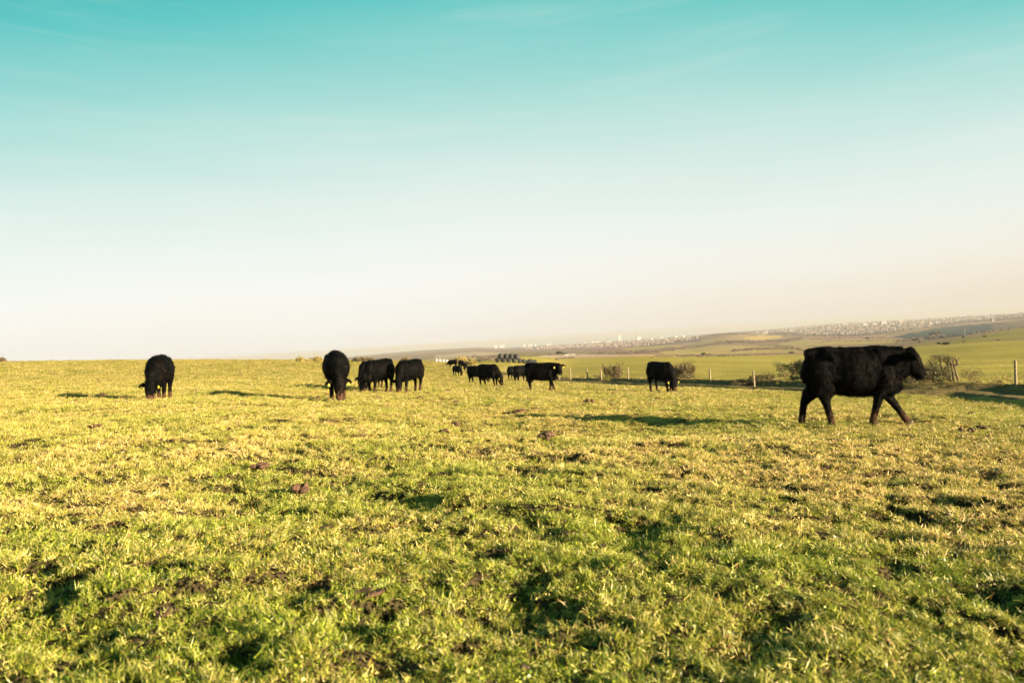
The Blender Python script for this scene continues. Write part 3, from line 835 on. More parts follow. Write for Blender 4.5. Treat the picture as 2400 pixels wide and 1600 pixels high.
def place_cow(key, px, py, top, yaw, label, group=CATTLE, ymin=3, name='cow', tall=1.26, lenk=0.92, sink=0.0, **kw):
    ms = cow_meshes(key, **kw)
    x, y, z = ghit(px, py, ymin)
    z = float(hz(np.array([x]), np.array([y]))[0])
    py_ = project(x, y, z)[1]
    Hh = (py_ - top) / F * y / CT
    s = Hh / tall
    r = empty(name, (x, y, z + 0.0 - sink), math.radians(yaw))
    r.scale = (s * lenk, s, s)
    tag(r, label, 'cow', group)
    # stand on the slope
    for nm, me, _ in ms:
        o = link(nm, me, r)
    return r, s
FINE = dict(fur=70000, furlen=.021, voxel=.014)
MID = dict(fur=9000, furlen=.034, voxel=.022)
LOW = dict(fur=0, voxel=.03, eyes=False)
info = []
info.append(('A', *place_cow('walk', 1996, 996, 808, -14, 'large shaggy black cow walking right with yellow ear tag, nearest of the herd', neck='up', bend=-.05, feet=(-.18, .42, .15, -.30), lenk=.88, wid=.94, **FINE)))
info.append(('B', *place_cow('graze_l', 379, 933, 830, -72, 'lone black cow grazing head down at far left of the pasture, hooves muddy', neck='down', bend=-.28, feet=(.0, .05, -.05, .05), **MID)))
info.append(('C', *place_cow('graze_c', 792, 935, 820, -74, 'broad black cow grazing straight towards the camera with two yellow ear tags', neck='down', bend=.04, feet=(.05, -.06, .05, 0), wid=1.04, **MID)))
info.append(('D', *place_cow('graze_l', 893, 919, 840, -119, 'black cow grazing between the broad facing cow and the next, half in shadow', neck='down', **MID)))
info.append(('E', *place_cow('graze_m', 876, 912, 843, -126, 'black cow mostly hidden behind a grazing one, its lowered head showing on the left', neck='down', bend=.18, feet=(.08, 0, 0, .1), **MID)))
info.append(('F', *place_cow('graze_m', 964, 920, 841, -120, 'brownish black cow grazing with head to the left, right of the grazing pair', neck='down', **MID)))
info.append(('G', *place_cow('graze_low', 1072, 882, 856, -48, 'small distant black cow grazing in front of the standing ones by the track', neck='down', **LOW)))
info.append(('H', *place_cow('stand_low', 1062, 862, 842, 160, 'distant black cow standing side on in front of the white bales', neck='mid', **LOW)))
info.append(('I', *place_cow('graze_low', 1082, 865, 844, -60, 'distant black cow between two others near the thin yellow trees', neck='down', **LOW)))
info.append(('J', *place_cow('graze_low', 1092, 868, 851, -95, 'rightmost of the small distant cows, grazing below the thin yellow trees', neck='down', **LOW)))
info.append(('K', *place_cow('graze_m', 1146, 906, 852, -38, 'rounded black cow grazing head down to the right, left of the small pair', neck='down', **MID)))
info.append(('L', *place_cow('graze_m', 1118, 898, 856, -25, 'black cow seen from behind, half hidden by the rounded grazing cow', neck='down', **MID)))
info.append(('M', *place_cow('look', 1268, 916, 848, -22, 'black cow walking right and looking at the camera, in front of the fence', neck='up', bend=-.12, turn=-.75, feet=(.24, -.08, .05, -.08), **MID)))
info.append(('O', *place_cow('graze_low', 1203, 892, 857, 62, 'black cow seen from the rear, leftmost of the pair behind the walking one', neck='down', **LOW)))
info.append(('P', *place_cow('graze_low', 1222, 896, 855, 50, 'black cow partly hidden behind the rump of the cow looking at the camera', neck='down', **LOW)))
info.append(('N', *place_cow('graze_r', 1550, 919, 846, -60, 'black cow grazing to the right in front of the clipped round bush', neck='down', bend=-.15, feet=(.1, -.05, 0, .06), **MID)))
for n_, o, s in info: print('COW', n_, [round(v, 2) for v in o.location], 'scale', round(s, 2))
for x, y in [(2155, 803), (2214, 809), (2200, 808), (2221, 809), (2258, 792), (2275, 783), (2290, 781.5), (2301, 780), (2307, 779), (2318, 778), (2328, 776), (2345, 774), (2365, 772), (2307, 791)]:
    X, Y, Z = ghit(x, y, 300)
    Z = float(hz(np.array([X]), np.array([Y]))[0])
    r = empty('cow', (X, Y, Z), random.choice([0, 3.0, .5, 2.6, -.4]))
    r.scale = (1.3,) * 3
    tag(r, 'tiny dark cow on the olive hillside beyond the field', 'cow', 'far cattle scattered on the hillside')
    link('body', cow_meshes('graze_low')[0][1], r)

# ------------------------------------------------------------------ fence
m_post = simple_mat('weathered post', (0.36, 0.29, 0.18), 0.9, (0.20, 0.15, 0.09), scale=12, bump=.5)
m_wire = simple_mat('galvanised wire', (0.3, 0.3, 0.3), 0.5)
lay('grass', 'rough dry grass along the top of the fence bank', near_c, 9, [(30, 60, 5, 2.4), (60, 130, 2.0, 3.2)], 0.3, lambda X, Y, t: (t > -1.1) & (t < 2.0))
fence = empty('wire_fence', tuple(FL[5]) + (0,), 0)
tag(fence, 'post and wire fence running away along the low bank', 'fence')
fo = Vector(fence.location)
posts = [(2640, 914, 69), (2381, 906, 59), (1768, 897, 39), (1665, 894, 37), (1473, 889, 29), (1410, 888, 26), (1377, 887, 26), (1337, 886, 27), (1311, 885, 27), (1183, 873, 16), (1162, 871, 15)]
tops = []
for i, (px, py, h) in enumerate(posts):
    x, y, z = hit(px, py, 10)
    z = float(hz(np.array([x]), np.array([y]), False)[0]) - .05
    H_ = h / F * y + .02
    lean = Vector((random.uniform(-.05, .05), random.uniform(-.03, .03), 0)) * H_
    r0 = .062 if i < 4 else .06
    P = [((x, y, z - .2), r0, r0), ((x, y, z + H_ * .5), r0 * .97, r0)]
    v, f = loft([((p[0] - fo.x + lean.x * t, p[1] - fo.y + lean.y * t, p[2]), a, b_) for (p, a, b_), t in
                 [(((x, y, z - .2), r0 * 1.05, r0 * 1.05), 0), (((x, y, z + H_ * .45), r0, r0), .5), (((x, y, z + H_ - .02), r0 * .95, r0 * .95), 1), (((x, y, z + H_), r0 * .7, r0 * .7), 1)]], ref=Vector((1, 0, 0)), n=9)
    link('post', mesh_np('post', np.array([tuple(p) for p in v]), f, m_post), fence)
    tops.append((Vector((x + lean.x, y + lean.y, z)), H_))
for hf in (.45, .90):
    pts = [((p.x - fo.x, p.y - fo.y, p.z + H_ * hf), .005, .005) for p, H_ in tops]
    v, f = loft(pts, n=4)
    link('wire', mesh_np('wire', np.array([tuple(p) for p in v]), f, m_wire), fence)

# ------------------------------------------------------------------ shrubs
random.seed(21)
rng_keep = rng
rng = np.random.default_rng(21)
m_bark = simple_mat('bark', (0.20, 0.145, 0.085), 0.9, (0.09, 0.065, 0.04), scale=25)
m_twig = simple_mat('twig', (0.17, 0.10, 0.055), 0.9, (0.09, 0.06, 0.035), scale=9)
def leaf_mat(name, a, b_, c):
    m, nt, b = mat_new(name)
    at = N(nt, 'ShaderNodeAttribute', attribute_name='lc')
    r = N(nt, 'ShaderNodeValToRGB'); ramp(r, [(0.0, a), (0.5, b_), (1.0, c)], 'LINEAR')
    nt.links.new(at.outputs['Fac'], r.inputs[0]); nt.links.new(r.outputs[0], b.inputs['Base Color'])
    b.inputs['Roughness'].default_value = .7
    return m
m_leaf_haw = leaf_mat('hawthorn leaf', (0.035, 0.055, 0.015), (0.11, 0.12, 0.03), (0.24, 0.12, 0.05))
m_leaf_red = leaf_mat('russet leaf', (0.045, 0.045, 0.016), (0.11, 0.085, 0.03), (0.24, 0.135, 0.055))
m_leaf_gold = leaf_mat('pale gold leaf', (0.16, 0.12, 0.03), (0.30, 0.24, 0.06), (0.42, 0.32, 0.12))
def tube_np(segs, parent_off):
    """segs: list of (p0, p1, r0, r1) -> three sided sticks"""
    A = np.array([s[0] for s in segs]); Bp = np.array([s[1] for s in segs]); r0 = np.array([s[2] for s in segs]); r1 = np.array([s[3] for s in segs])
    T = Bp - A; L = np.linalg.norm(T, axis=1)[:, None] + 1e-9; T = T / L
    ref = np.where(np.abs(T[:, 2:3]) > .9, np.array((1., 0, 0)), np.array((0, 0, 1.)))
    U = np.cross(T, ref); U /= np.linalg.norm(U, axis=1)[:, None]; W = np.cross(T, U)
    rings = []
    for P, r in ((A, r0), (Bp, r1)):
        for k in range(4):
            a = k * math.pi / 2
            rings.append(P + (U * math.cos(a) + W * math.sin(a)) * r[:, None])
    V = np.stack(rings, 1).reshape(-1, 3) - parent_off
    n = len(segs); b = (np.arange(n) * 8)[:, None]
    q = np.concatenate([b + np.array([[k, (k + 1) % 4, 4 + (k + 1) % 4, 4 + k]]) for k in range(4)], 0)
    return V, q
def grow(p, d, length, r, depth, inside_f, segs, tips, wander=.35, kids=(2, 4)):
    steps = 5
    pr = r
    for i in range(steps):
        d = (d + Vector((random.gauss(0, wander), random.gauss(0, wander), random.gauss(0, wander * .7))) * .6).normalized()
        q = p + d * (length / steps)
        if not inside_f(q):
            # clipped: turn back along the edge
            d = Vector((d.x + random.gauss(0, .6), d.y + random.gauss(0, .6), -abs(d.z) * .3)).normalized()
            q = p + d * (length / steps) * .5
            if not inside_f(q):
                tips.append(p); return
        r2 = pr * .86
        segs.append((tuple(p), tuple(q), pr, r2))
        p = q; pr = r2
        if depth > 0 and i > 0:
            for _ in range(random.randint(*kids) if i == steps - 1 else random.choice((0, 1, 1, 2))):
                nd = (d + Vector((random.gauss(0, .75), random.gauss(0, .75), random.gauss(0.1, .6)))).normalized()
                grow(p, nd, length * random.uniform(.5, .8), pr * .62, depth - 1, inside_f, segs, tips, wander, kids)
        if depth == 0: tips.append(p)
def shrub(name, label, cat, base, stems, env, mat_leaf, leaf_n, leaf_s, group=None, trunks=(), tk=1.0, r0=.05, L=.6, depth=3, spread=.5, root_spread=.1, wander=.35, kids=(2, 3), up=1.0):
    segs = []; tips = []
    root = empty(name, base); tag(root, label, cat, group)
    for k in range(stems):
        a = random.uniform(0, 6.283)
        p = Vector(base) + Vector((random.uniform(-1, 1) * root_spread, random.uniform(-.4, .4) * root_spread, -.05))
        grow(p, Vector((math.cos(a) * spread, math.sin(a) * spread, up)).normalized(), L, r0 * random.uniform(.6, 1), depth, lambda q: env(q - Vector(base)), segs, tips, wander, kids)
    for line in trunks:        # hand laid gnarled stems: (across, up, radius) with twigs breaking out near the top
        yj = random.uniform(-.15, .15)
        pts = [Vector(base) + Vector((dx * tk, yj + random.uniform(-.03, .03), dz * tk)) for dx, dz, r_ in line]
        for (p, q_), (a_, b_) in zip(zip(pts[:-1], pts[1:]), zip(line[:-1], line[1:])):
            m_ = (p + q_) / 2 + Vector((random.gauss(0, .02), random.gauss(0, .02), 0)); rm = (a_[2] + b_[2]) / 2
            segs.append((tuple(p), tuple(m_), a_[2] * tk, rm * tk)); segs.append((tuple(m_), tuple(q_), rm * tk, b_[2] * tk))
        if depth:
            for p, l_ in list(zip(pts, line))[-2:]:
                for _ in range(3):
                    grow(p, Vector((random.gauss(-.3, .6), random.gauss(0, .4), random.uniform(0, .8))).normalized(), L, l_[2] * tk * .5, depth - 1, lambda q: env(q - Vector(base)), segs, tips, wander, kids)
    V, q = tube_np(segs, np.array(base))
    thick = np.array([s[2] > r0 * .28 for s in segs])
    ft = np.tile(thick, 4)
    for nm, mk, mt in (('stem', ft, m_bark), ('twig', ~ft, m_twig)):
        if mk.any():
            o = link(nm, mesh_np(nm, V, np.ascontiguousarray(q[mk]), mt), root)
            if nm == 'twig' or name in ('bramble', 'hawthorn_bush', 'bush', 'small_tree'): o['kind'] = 'stuff'
    if leaf_n and tips:
        T = np.array([tuple(t) for t in tips])[rng.integers(0, len(tips), leaf_n)] - np.array(base) + rng.normal(0, leaf_s * 1.6, (leaf_n, 3))
        a1 = rng.normal(0, 1, (leaf_n, 3)); a1 /= np.linalg.norm(a1, axis=1)[:, None]
        a2 = np.cross(a1, rng.normal(0, 1, (leaf_n, 3))); a2 /= np.linalg.norm(a2, axis=1)[:, None]
        s = (leaf_s * rng.uniform(.5, 1.2, leaf_n))[:, None]
        Vl = np.stack([T - a1 * s, T + a2 * s * .6, T + a1 * s, T - a2 * s * .6], 1).reshape(-1, 3)
        me = mesh_np('foliage', Vl, np.arange(leaf_n * 4).reshape(-1, 4), mat_leaf)
        lc = np.clip(rng.normal(.45, .3, leaf_n), 0, 1).astype(np.float32)
        me.attributes.new('lc', 'FLOAT', 'FACE').data.foreach_set('value', lc)
        o = link('foliage', me, root); o['kind'] = 'stuff'
    return root
def at_px(px, py, ymin=8):
    x, y, z = hit(px, py, ymin)
    return (float(x), float(y), float(hz(np.array([x]), np.array([y]), False)[0]))
def boxenv(w0, w1, dd, h, taper=0.0, lean=0.0):
    def f(q):
        k = max(0, min(1, q.z / h))
        hw = w0 + (w1 - w0) * k ** .7
        return -.1 < q.z < h * (1 + .04 * math.sin(q.x * 9)) and abs(q.x - lean * k) < hw and abs(q.y) < dd
    return f
b1 = at_px(1437, 887)
k1 = b1[1] / F
shrub('hawthorn_bush', 'clipped square topped bush beside fence, left of the grazing cow', 'bush', b1, 9, boxenv(13 * k1, 24 * k1, .9, 37 * k1), m_leaf_red, 3600, .055, 'bushes along the fence', r0=.045, L=.75, depth=3, spread=.75, root_spread=.35)
b2 = at_px(1602, 890)
k2 = b2[1] / F
shrub('hawthorn_bush', 'clipped square topped bush just right of the grazing cow by the fence', 'bush', b2, 10, boxenv(19 * k2, 29 * k2, .9, 42 * k2), m_leaf_red, 4200, .05, 'bushes along the fence', r0=.045, L=.75, depth=3, spread=.75, root_spread=.4)
b3 = at_px(1864, 895)
k3 = b3[1] / F
def env3(q):
    h = (43 + 4 * math.sin(q.x * 3)) * k3
    if q.z > h: return False
    if q.z < h * .34: return abs(q.x) < .45
    w = 66 * k3
    return abs(q.x + 1 * k3) < w and abs(q.y) < .9
shrub('hawthorn_bush', 'wide flat topped wind sheared hawthorn on a short trunk, left of the walking cow', 'bush', b3, 9, env3, m_leaf_haw, 9000, .05, 'bushes along the fence', r0=.07, L=1.25, depth=3, spread=1.3, root_spread=.12)
for px, w, hgt, lab, ml in ((1735, 26, 13, 'low russet bramble patch left of the leaning post', m_leaf_red), (1790, 34, 15, 'low russet bramble patch at the foot of the leaning post', m_leaf_red), (1930, 50, 14, 'low bramble patch hidden behind the walking cow', m_leaf_haw)):
    bb = at_px(px, 896); kk = bb[1] / F
    shrub('bramble', lab, 'bush', bb, 16, boxenv(w * kk, w * .8 * kk, .7, hgt * kk), ml, 1500, .04, 'brambles below the fence', r0=.012, L=.5, depth=2, spread=1.4, root_spread=w * kk * .8)
# right hand group: evergreen bramble mass and old laid hawthorn stems
b4 = at_px(2165, 900); k4 = b4[1] / F
def env4(q):
    x = q.x / k4
    h = (22 + 14 * math.exp(-((x - 15) / 28) ** 2) + 38 * math.exp(-((x - 38) / 18) ** 2)) * k4
    return -.1 < q.z < h and -60 < x < 58 and abs(q.y) < .8
shrub('hawthorn_bush', 'dense leafy bush below the muzzle of the walking cow', 'bush', b4, 30, env4, m_leaf_haw, 9000, .035, 'bushes along the fence', r0=.03, L=.55, depth=3, spread=.9, root_spread=50 * k4)
b5 = at_px(2222, 899); k5 = b5[1] / F
def env5(q):
    x = q.x / k5
    return -.1 < q.z < (68 - .035 * (x + 14) ** 2) * k5 and -50 < x < 22 and abs(q.y) < .7
shrub('hawthorn_tree', 'gnarled bare hawthorn with cut stems right of the walking cow', 'tree', b5, 0, env5, m_leaf_haw, 900, .03, None, r0=.07, L=.45, depth=3, wander=.3, tk=k5, trunks=[[(12, -2, 3.6), (10, 20, 3.2), (7, 40, 2.8), (4, 60, 2.0)], [(3, -2, 3.2), (-2, 18, 2.8), (-12, 33, 2.4), (-14, 48, 1.8), (-16, 62, 1.2)], [(6, 0, 2.6), (1, 26, 2.2), (0, 44, 1.8), (3, 58, 1.2)], [(-2, 18, 2), (-18, 28, 1.6), (-28, 42, 1.2)]])
b6 = at_px(2246, 899); k6 = b6[1] / F
shrub('lopped_hawthorn', 'bare crooked hawthorn trunk with lopped forks, right of the gnarled one', 'tree', b6, 0, lambda q: True, m_leaf_haw, 0, .03, None, r0=.06, L=.12, depth=0, tk=k6, trunks=[[(2, -2, 3.4), (-1, 14, 3.0), (-4, 28, 2.6), (-6, 38, 2.8), (1, 43, 3.0), (0, 52, 2.4), (-3, 64, 1.0)], [(0, 50, 2), (4, 54, 1.4), (6, 60, .8)], [(-6, 36, 2), (-7, 49, 1.6), (-9, 63, .9)]])
b7 = at_px(2275, 901); k7 = b7[1] / F
shrub('bramble', 'thin bare bramble stems between crooked trunk and right hand post', 'bush', b7, 16, boxenv(14 * k7, 26 * k7, .6, 30 * k7), m_leaf_red, 350, .03, 'brambles below the fence', r0=.012, L=.6, depth=2, spread=.9, root_spread=.35)
b8 = at_px(2340, 903); k8 = b8[1] / F
shrub('bramble', 'dry grassy bramble stems around the right hand post', 'bush', b8, 22, boxenv(50 * k8, 60 * k8, .6, 15 * k8), m_leaf_gold, 500, .03, 'brambles below the fence', r0=.008, L=.4, depth=1, spread=.9, root_spread=1.0)
# bushes on the brow
for px, py, w, h, ml, lab, cat in (
        (703, 848, 14, 9, m_leaf_gold, 'hazy round bush on the brow left of the broad cow', 'bush'),
        (722, 848, 8, 4, m_leaf_gold, 'small hazy bush between two larger ones on the brow', 'bush'),
        (744, 848, 11, 11, m_leaf_gold, 'hazy rounded bush on the brow touching the broad cow', 'bush'),
        (840, 848, 20, 9, m_leaf_red, 'low russet scrub on the brow behind the grazing pair', 'bush'),
        (868, 848, 16, 7, m_leaf_red, 'thin russet scrub on the brow above the grazing pair', 'bush'),
        (3, 849, 10, 8, m_leaf_red, 'bush cut by the left edge on the brow', 'bush'),
        (950, 849, 8, 8, m_leaf_red, 'small reddish bush on the brow above the brownish cow', 'bush'),
        (1092, 858, 14, 20, m_leaf_gold, 'yellow leaved thin tree behind the distant cows', 'tree'),
        (1078, 855, 8, 16, m_leaf_gold, 'slim yellow tree rising behind the distant cows', 'tree'),
        (1112, 860, 10, 17, m_leaf_gold, 'small yellow tree left of the pair of dark cows', 'tree')):
    x, y, z = ghit(px, py, 60)
    if y > 220: x, y = x / y * 125, 125
    z = float(hz(np.array([x]), np.array([y]), False)[0]); kk = y / F
    shrub('bush' if cat == 'bush' else 'small_tree', lab, cat, (x, y, z - .1), 7, boxenv(w * .7 * kk, w * kk, w * .7 * kk, h * kk + .1), ml, 1100, .12, None, r0=.05, L=h * kk * .7, depth=2, spread=.7, root_spread=w * kk * .5)

rng = rng_keep
# ------------------------------------------------------------------ bales
m_bale = simple_mat('black bale wrap', (0.016, 0.017, 0.018), 0.65, (0.04, 0.04, 0.04), scale=3, spec=.25)
m_bale_w = simple_mat('pale bale wrap', (0.45, 0.43, 0.40), 0.4, (0.5, 0.48, 0.46), scale=3)
def bale_mesh(mat, upright=True):
    r = .62; h = 1.2
    prof = [(0, .15), (.03, .45), (.10, .57), (.2, .61), (.35, .615), (.5, .63), (.65, .615), (.8, .62), (.95, .61), (1.08, .58), (1.17, .48), (1.2, .2)]
    if upright: pts = [((0, 0, z), q, q) for z, q in prof]; return loft(pts, ref=Vector((1, 0, 0)), n=18)
    pts = [((z - .6, 0, .6), q, q * .97) for z, q in prof]; return loft(pts, n=18)
vb, fb_ = bale_mesh(m_bale, True); vl, fl_ = bale_mesh(m_bale, False)
me_bu = mesh_np('bale', np.array([tuple(p) for p in vb]), fb_, m_bale, True)
me_bl = mesh_np('bale', np.array([tuple(p) for p in vl]), fl_, m_bale, True)
me_bw = mesh_np('bale', np.array([tuple(p) for p in vl]), fl_, m_bale_w, True)
bx, by, bz = ghit(1200, 845, 100)
by = min(by, 162); bx = (1200 - 1200 + 0) / F * by
def bale_at(px, me, lift, rz, label, group, sc_=1.0, dy=0.0):
    u = (px - 1200) * CT - 42 * ST
    Y = by + dy; X = u / F * Y
    z = float(hz(np.array([X]), np.array([Y]), False)[0])
    o = link('silage_bale', me); o.location = (X, Y, z + lift); o.rotation_euler = (0, 0, rz); o.scale = (sc_,) * 3
    tag(o, label, 'bale', group)
for i, px in enumerate((1174, 1187, 1199, 1211)):
    bale_at(px, me_bu, .84, i, ['leftmost upper black wrapped bale of the stack', 'second upper black wrapped bale from the left in the stack', 'third upper black wrapped bale from the left in the stack', 'rightmost upper black wrapped bale of the stack'][i], 'black wrapped bales of the stack', .98)
for i, px in enumerate((1166, 1179, 1192, 1205, 1218, 1228)):
    bale_at(px, me_bl if i != 3 else me_bu, 0, 1.2 + i * .1, ['leftmost lower black bale at the end of the stack', 'lower black bale under the left pair of upper bales', 'lower black bale under the middle upper bales', 'lower black bale under the right upper bales', 'lower black bale just right of the upper row', 'rightmost small black bale of the lower row'][i], 'black wrapped bales of the stack', .86)
bale_at(1243, me_bl, 0, 0.0, 'dark wrapped bale lying behind the back of the walking cow', 'single bales', 1.0)
bale_at(1252, me_bl, 0, 0.0, 'greyish wrapped bale lying at the right end of the stack row', 'single bales', .95)
bale_at(1124, me_bl, 0, 0.3, 'small low dark bale left of the bale stack', 'single bales', .6)
bale_at(1237, me_bl, -.1, 0.2, 'half sunken dark bale between the stack and the single bales', 'single bales', .8)
for i, px in enumerate((1023, 1031, 1039, 1047, 1054)):
    bale_at(px, me_bw, 0, 1.4, ['leftmost white wrapped bale in the row by the track', 'second white wrapped bale in the row by the track', 'middle white wrapped bale in the row by the track', 'fourth white wrapped bale in the row by the track', 'white wrapped bale behind the distant standing cow'][i], 'white wrapped bales in a row', .5, -28)

# ------------------------------------------------------------------ dung and clods
m_dung = simple_mat('dung', (0.13, 0.07, 0.04), 0.95, (0.05, 0.03, 0.02), scale=14, bump=.8)
m_chalk = simple_mat('chalky soil', (0.30, 0.20, 0.14), 0.95, (0.15, 0.09, 0.06), scale=18, bump=.8)
def lump_mesh(nm, n, rad, mat, seed):
    rr = random.Random(seed); parts = []
    for k in range(n):
        bm = bmesh.new(); bmesh.ops.create_icosphere(bm, subdivisions=2, radius=1)
        c = Vector((rr.uniform(-1, 1) * rad, rr.uniform(-1, 1) * rad * .7, rr.uniform(.0, .30) * rad)); s = rad * rr.uniform(.16, .48)
        hh = rr.uniform(.5, .8)
        v = [c + Vector((p.co.x * s * (1 + rr.uniform(-.16, .16)), p.co.y * s * (1 + rr.uniform(-.16, .16)), p.co.z * s * hh * (1 + rr.uniform(-.2, .2)))) for p in bm.verts]
        parts.append((v, [tuple(q.index for q in f.verts) for f in bm.faces])); bm.free()
    V, Fc = join(parts)
    return mesh_np(nm, np.array(V), Fc, mat, False)
lm = [lump_mesh('dung', 15 + k, .12, m_dung, k) for k in range(4)]
lc_ = [lump_mesh('clod', 6, .07, m_chalk, 10 + k) for k in range(2)]
def lump(px, py, wpx, me, name, label, cat, group):
    x, y, z = hit(px, py, 1.4)
    z = float(hz(np.array([x]), np.array([y]))[0])
    s = (wpx / F * y) / .28
    wide = wpx > 45
    s *= .7 if wide else 1.2
    o = link(name, me); o.location = (x, y, z + (.012 if wide else .045)); o.rotation_euler = (0, 0, random.uniform(0, 6)); o.scale = (s, s, s * (.5 if wide else random.uniform(1.0, 1.4)))
    tag(o, label, cat, group)
G1 = 'dung heaps on the pasture'
for i, (px, py, w, lab) in enumerate([
    (1040, 1014, 27, 'rounded brown dung heap, lower left of the cluster of three at mid pasture'), (1095, 1003, 26, 'brown dung heap, right one of the cluster of three'),
    (1062, 982, 34, 'flat brown dung heap, top one of the cluster of three'), (965, 975, 26, 'low dung heap left of the cluster of three'),
    (1277, 1018, 42, 'wide crumbly dung heap just below left tip of the long cow shadow'), (1348, 978, 20, 'dark dung lump lying inside the long cow shadow'),
    (607, 1100, 34, 'dark dung heap in the left half of the pasture, below centre'), (707, 1142, 44, 'flat reddish brown dung heap below the darker one at left'),
    (2297, 1010, 26, 'small dark dung heap at right below the post'), (2266, 1014, 28, 'low dung heap left of the small dark one at right'),
    (1963, 1030, 36, 'crumbly dung below the hind hooves of the walking cow'), (835, 1232, 46, 'trodden brown dung heap in the grass left of centre foreground'),
    (1325, 1262, 60, 'broad dry reddish dung patch in the foreground centre'), (860, 1424, 110, 'long flattened dry brown pat in the near grass'),
    (385, 1440, 100, 'trodden brown pat in the near grass at left'), (22, 1430, 60, 'reddish brown pat cut by the left edge of the near grass'),
    (762, 1255, 50, 'dark brown trodden pat just left of centre foreground'), (222, 1012, 24, 'small brown pat below the lone cow shadow'),
    (272, 943, 12, 'small round brown clod below the tip of the lone cow shadow'), (240, 925, 18, 'brown clod inside the shadow of the lone cow'),
    (63, 890, 12, 'small dark clod near the brow at far left'), (355, 938, 12, 'reddish clod under the muzzle of the lone cow'),
    (880, 935, 24, 'flat dung left below the grazing pair'), (1215, 962, 26, 'low brown crumbs at the left tip of the long shadow'),
    (1510, 1298, 70, 'reddish brown trodden pat in the near grass right of centre'), (1380, 945, 22, 'dark dung pieces above the long cow shadow')]):
    lump(px, py, w, lm[i % 4], 'dung_heap', lab, 'dung', G1)
for k in range(46):
    px = random.uniform(0, 2400); py = random.choice([random.uniform(875, 960), random.uniform(900, 1150)])
    lump(px, py, random.uniform(6, 15), lm[k % 4], 'dung_clod', 'small dark dung clod among others scattered over the pasture', 'dung clod', 'small clods scattered over the pasture')
for i, (px, py, w, lab) in enumerate([(1230, 1585, 80, 'pale chalky clod in the near grass at the bottom centre'), (2330, 1475, 120, 'pinkish bare chalky soil clod at the right edge of the near grass'),
                                      (2385, 1500, 90, 'chalky clod cut off by the right edge of the near grass'), (1460, 1590, 50, 'small pale clod at the bottom right of centre')]):
    lump(px, py, w, lc_[i % 2], 'chalk_clod', lab, 'clod', 'chalky clods in the near grass')

# ------------------------------------------------------------------ the town and the valley
m_wall_w = simple_mat('white render', (0.30, 0.27, 0.24), 0.8)
m_wall_b = simple_mat('bright white render', (0.55, 0.53, 0.50), 0.8)
m_wall_c = simple_mat('cream render', (0.31, 0.25, 0.19), 0.8)
m_wall_g = simple_mat('grey concrete', (0.33, 0.33, 0.33), 0.8)
m_roof_r = simple_mat('tiled roof', (0.22, 0.15, 0.12), 0.9)
m_roof_g = simple_mat('slate roof', (0.20, 0.18, 0.18), 0.9)
m_win = simple_mat('window glass', (0.05, 0.06, 0.07), 0.2, spec=.6)
def box_v(x0, x1, y0, y1, z0, z1):
    return [(x0, y0, z0), (x1, y0, z0), (x1, y1, z0), (x0, y1, z0), (x0, y0, z1), (x1, y0, z1), (x1, y1, z1), (x0, y1, z1)], [(0, 3, 2, 1), (4, 5, 6, 7), (0, 1, 5, 4), (1, 2, 6, 5), (2, 3, 7, 6), (3, 0, 4, 7)]
def roof_v(x, y, z0, h):
    return [(-x, -y, z0), (x, -y, z0), (x, y, z0), (-x, y, z0), (-x, 0, z0 + h), (x, 0, z0 + h)], [(0, 1, 5, 4), (2, 3, 4, 5), (0, 4, 3), (1, 2, 5), (0, 3, 2, 1)]
def house_meshes(w, d_, h, rh, wm, rm):
    v, f = box_v(-w, w, -d_, d_, -6, h); a = mesh_np('wall', np.array(v), f, wm)
    v, f = roof_v(w + .4, d_ + .5, h + .02, rh); b_ = mesh_np('roof', np.array(v), f, rm)
    return a, b_
HT = [house_meshes(6, 4, 5, 4, m_wall_w, m_roof_r), house_meshes(9, 4, 5, 4, m_wall_c, m_roof_r), house_meshes(6, 5, 6, 4, m_wall_w, m_roof_g), house_meshes(13, 5, 6, 3, m_wall_c, m_roof_g), house_meshes(7, 4, 5, 4, m_wall_w, m_roof_r)]
def town_pt(poly, ymin=1500):
    xs = [p[0] for p in poly]; ys = [p[1] for p in poly]
    while True:
        x = random.uniform(min(xs), max(xs)); y = random.uniform(min(ys), max(ys))
        if inpoly(np.array([x]), np.array([y]), poly)[0]: return x, y
TOWN = [([(1860, 768), (1990, 757), (2140, 750), (2150, 770), (2010, 783), (1870, 785)], 120, 1300, 'gable roofed house in the dense hillside suburb above the walking cow', 'houses of the dense suburb'),
        ([(2140, 750), (2300, 740), (2400, 734), (2400, 742), (2250, 752), (2150, 768)], 50, 500, 'house in the thin suburb on the ridge at the upper right', 'houses on the right hand ridge'),
        ([(1210, 812), (1400, 804), (1500, 797), (1640, 787), (1640, 794), (1500, 811), (1400, 815), (1230, 818)], 70, 800, 'pale house in the hazy town left of the far ridge', 'houses of the hazy town'),
        ([(1770, 778), (1860, 770), (1860, 779), (1780, 784)], 20, 120, 'house on the hill crest between town and suburb', 'houses on the hill crest')]
rest_v = {0: [], 1: [], 2: []}
def house_spot(px, py):
    X, Y, Z = ghit(px, py, 1800)
    Y *= random.uniform(.99, 1.01)
    return X, Y, float(hz(np.array([X]), np.array([Y]), False)[0])
masses = {'white': ([], []), 'cream': ([], []), 'roof': ([], []), 'slate': ([], [])}
def add_mass(key, v, f):
    V_, F_ = masses[key]; o = len(V_); V_ += v; F_ += [tuple(i + o for i in q) for q in f]
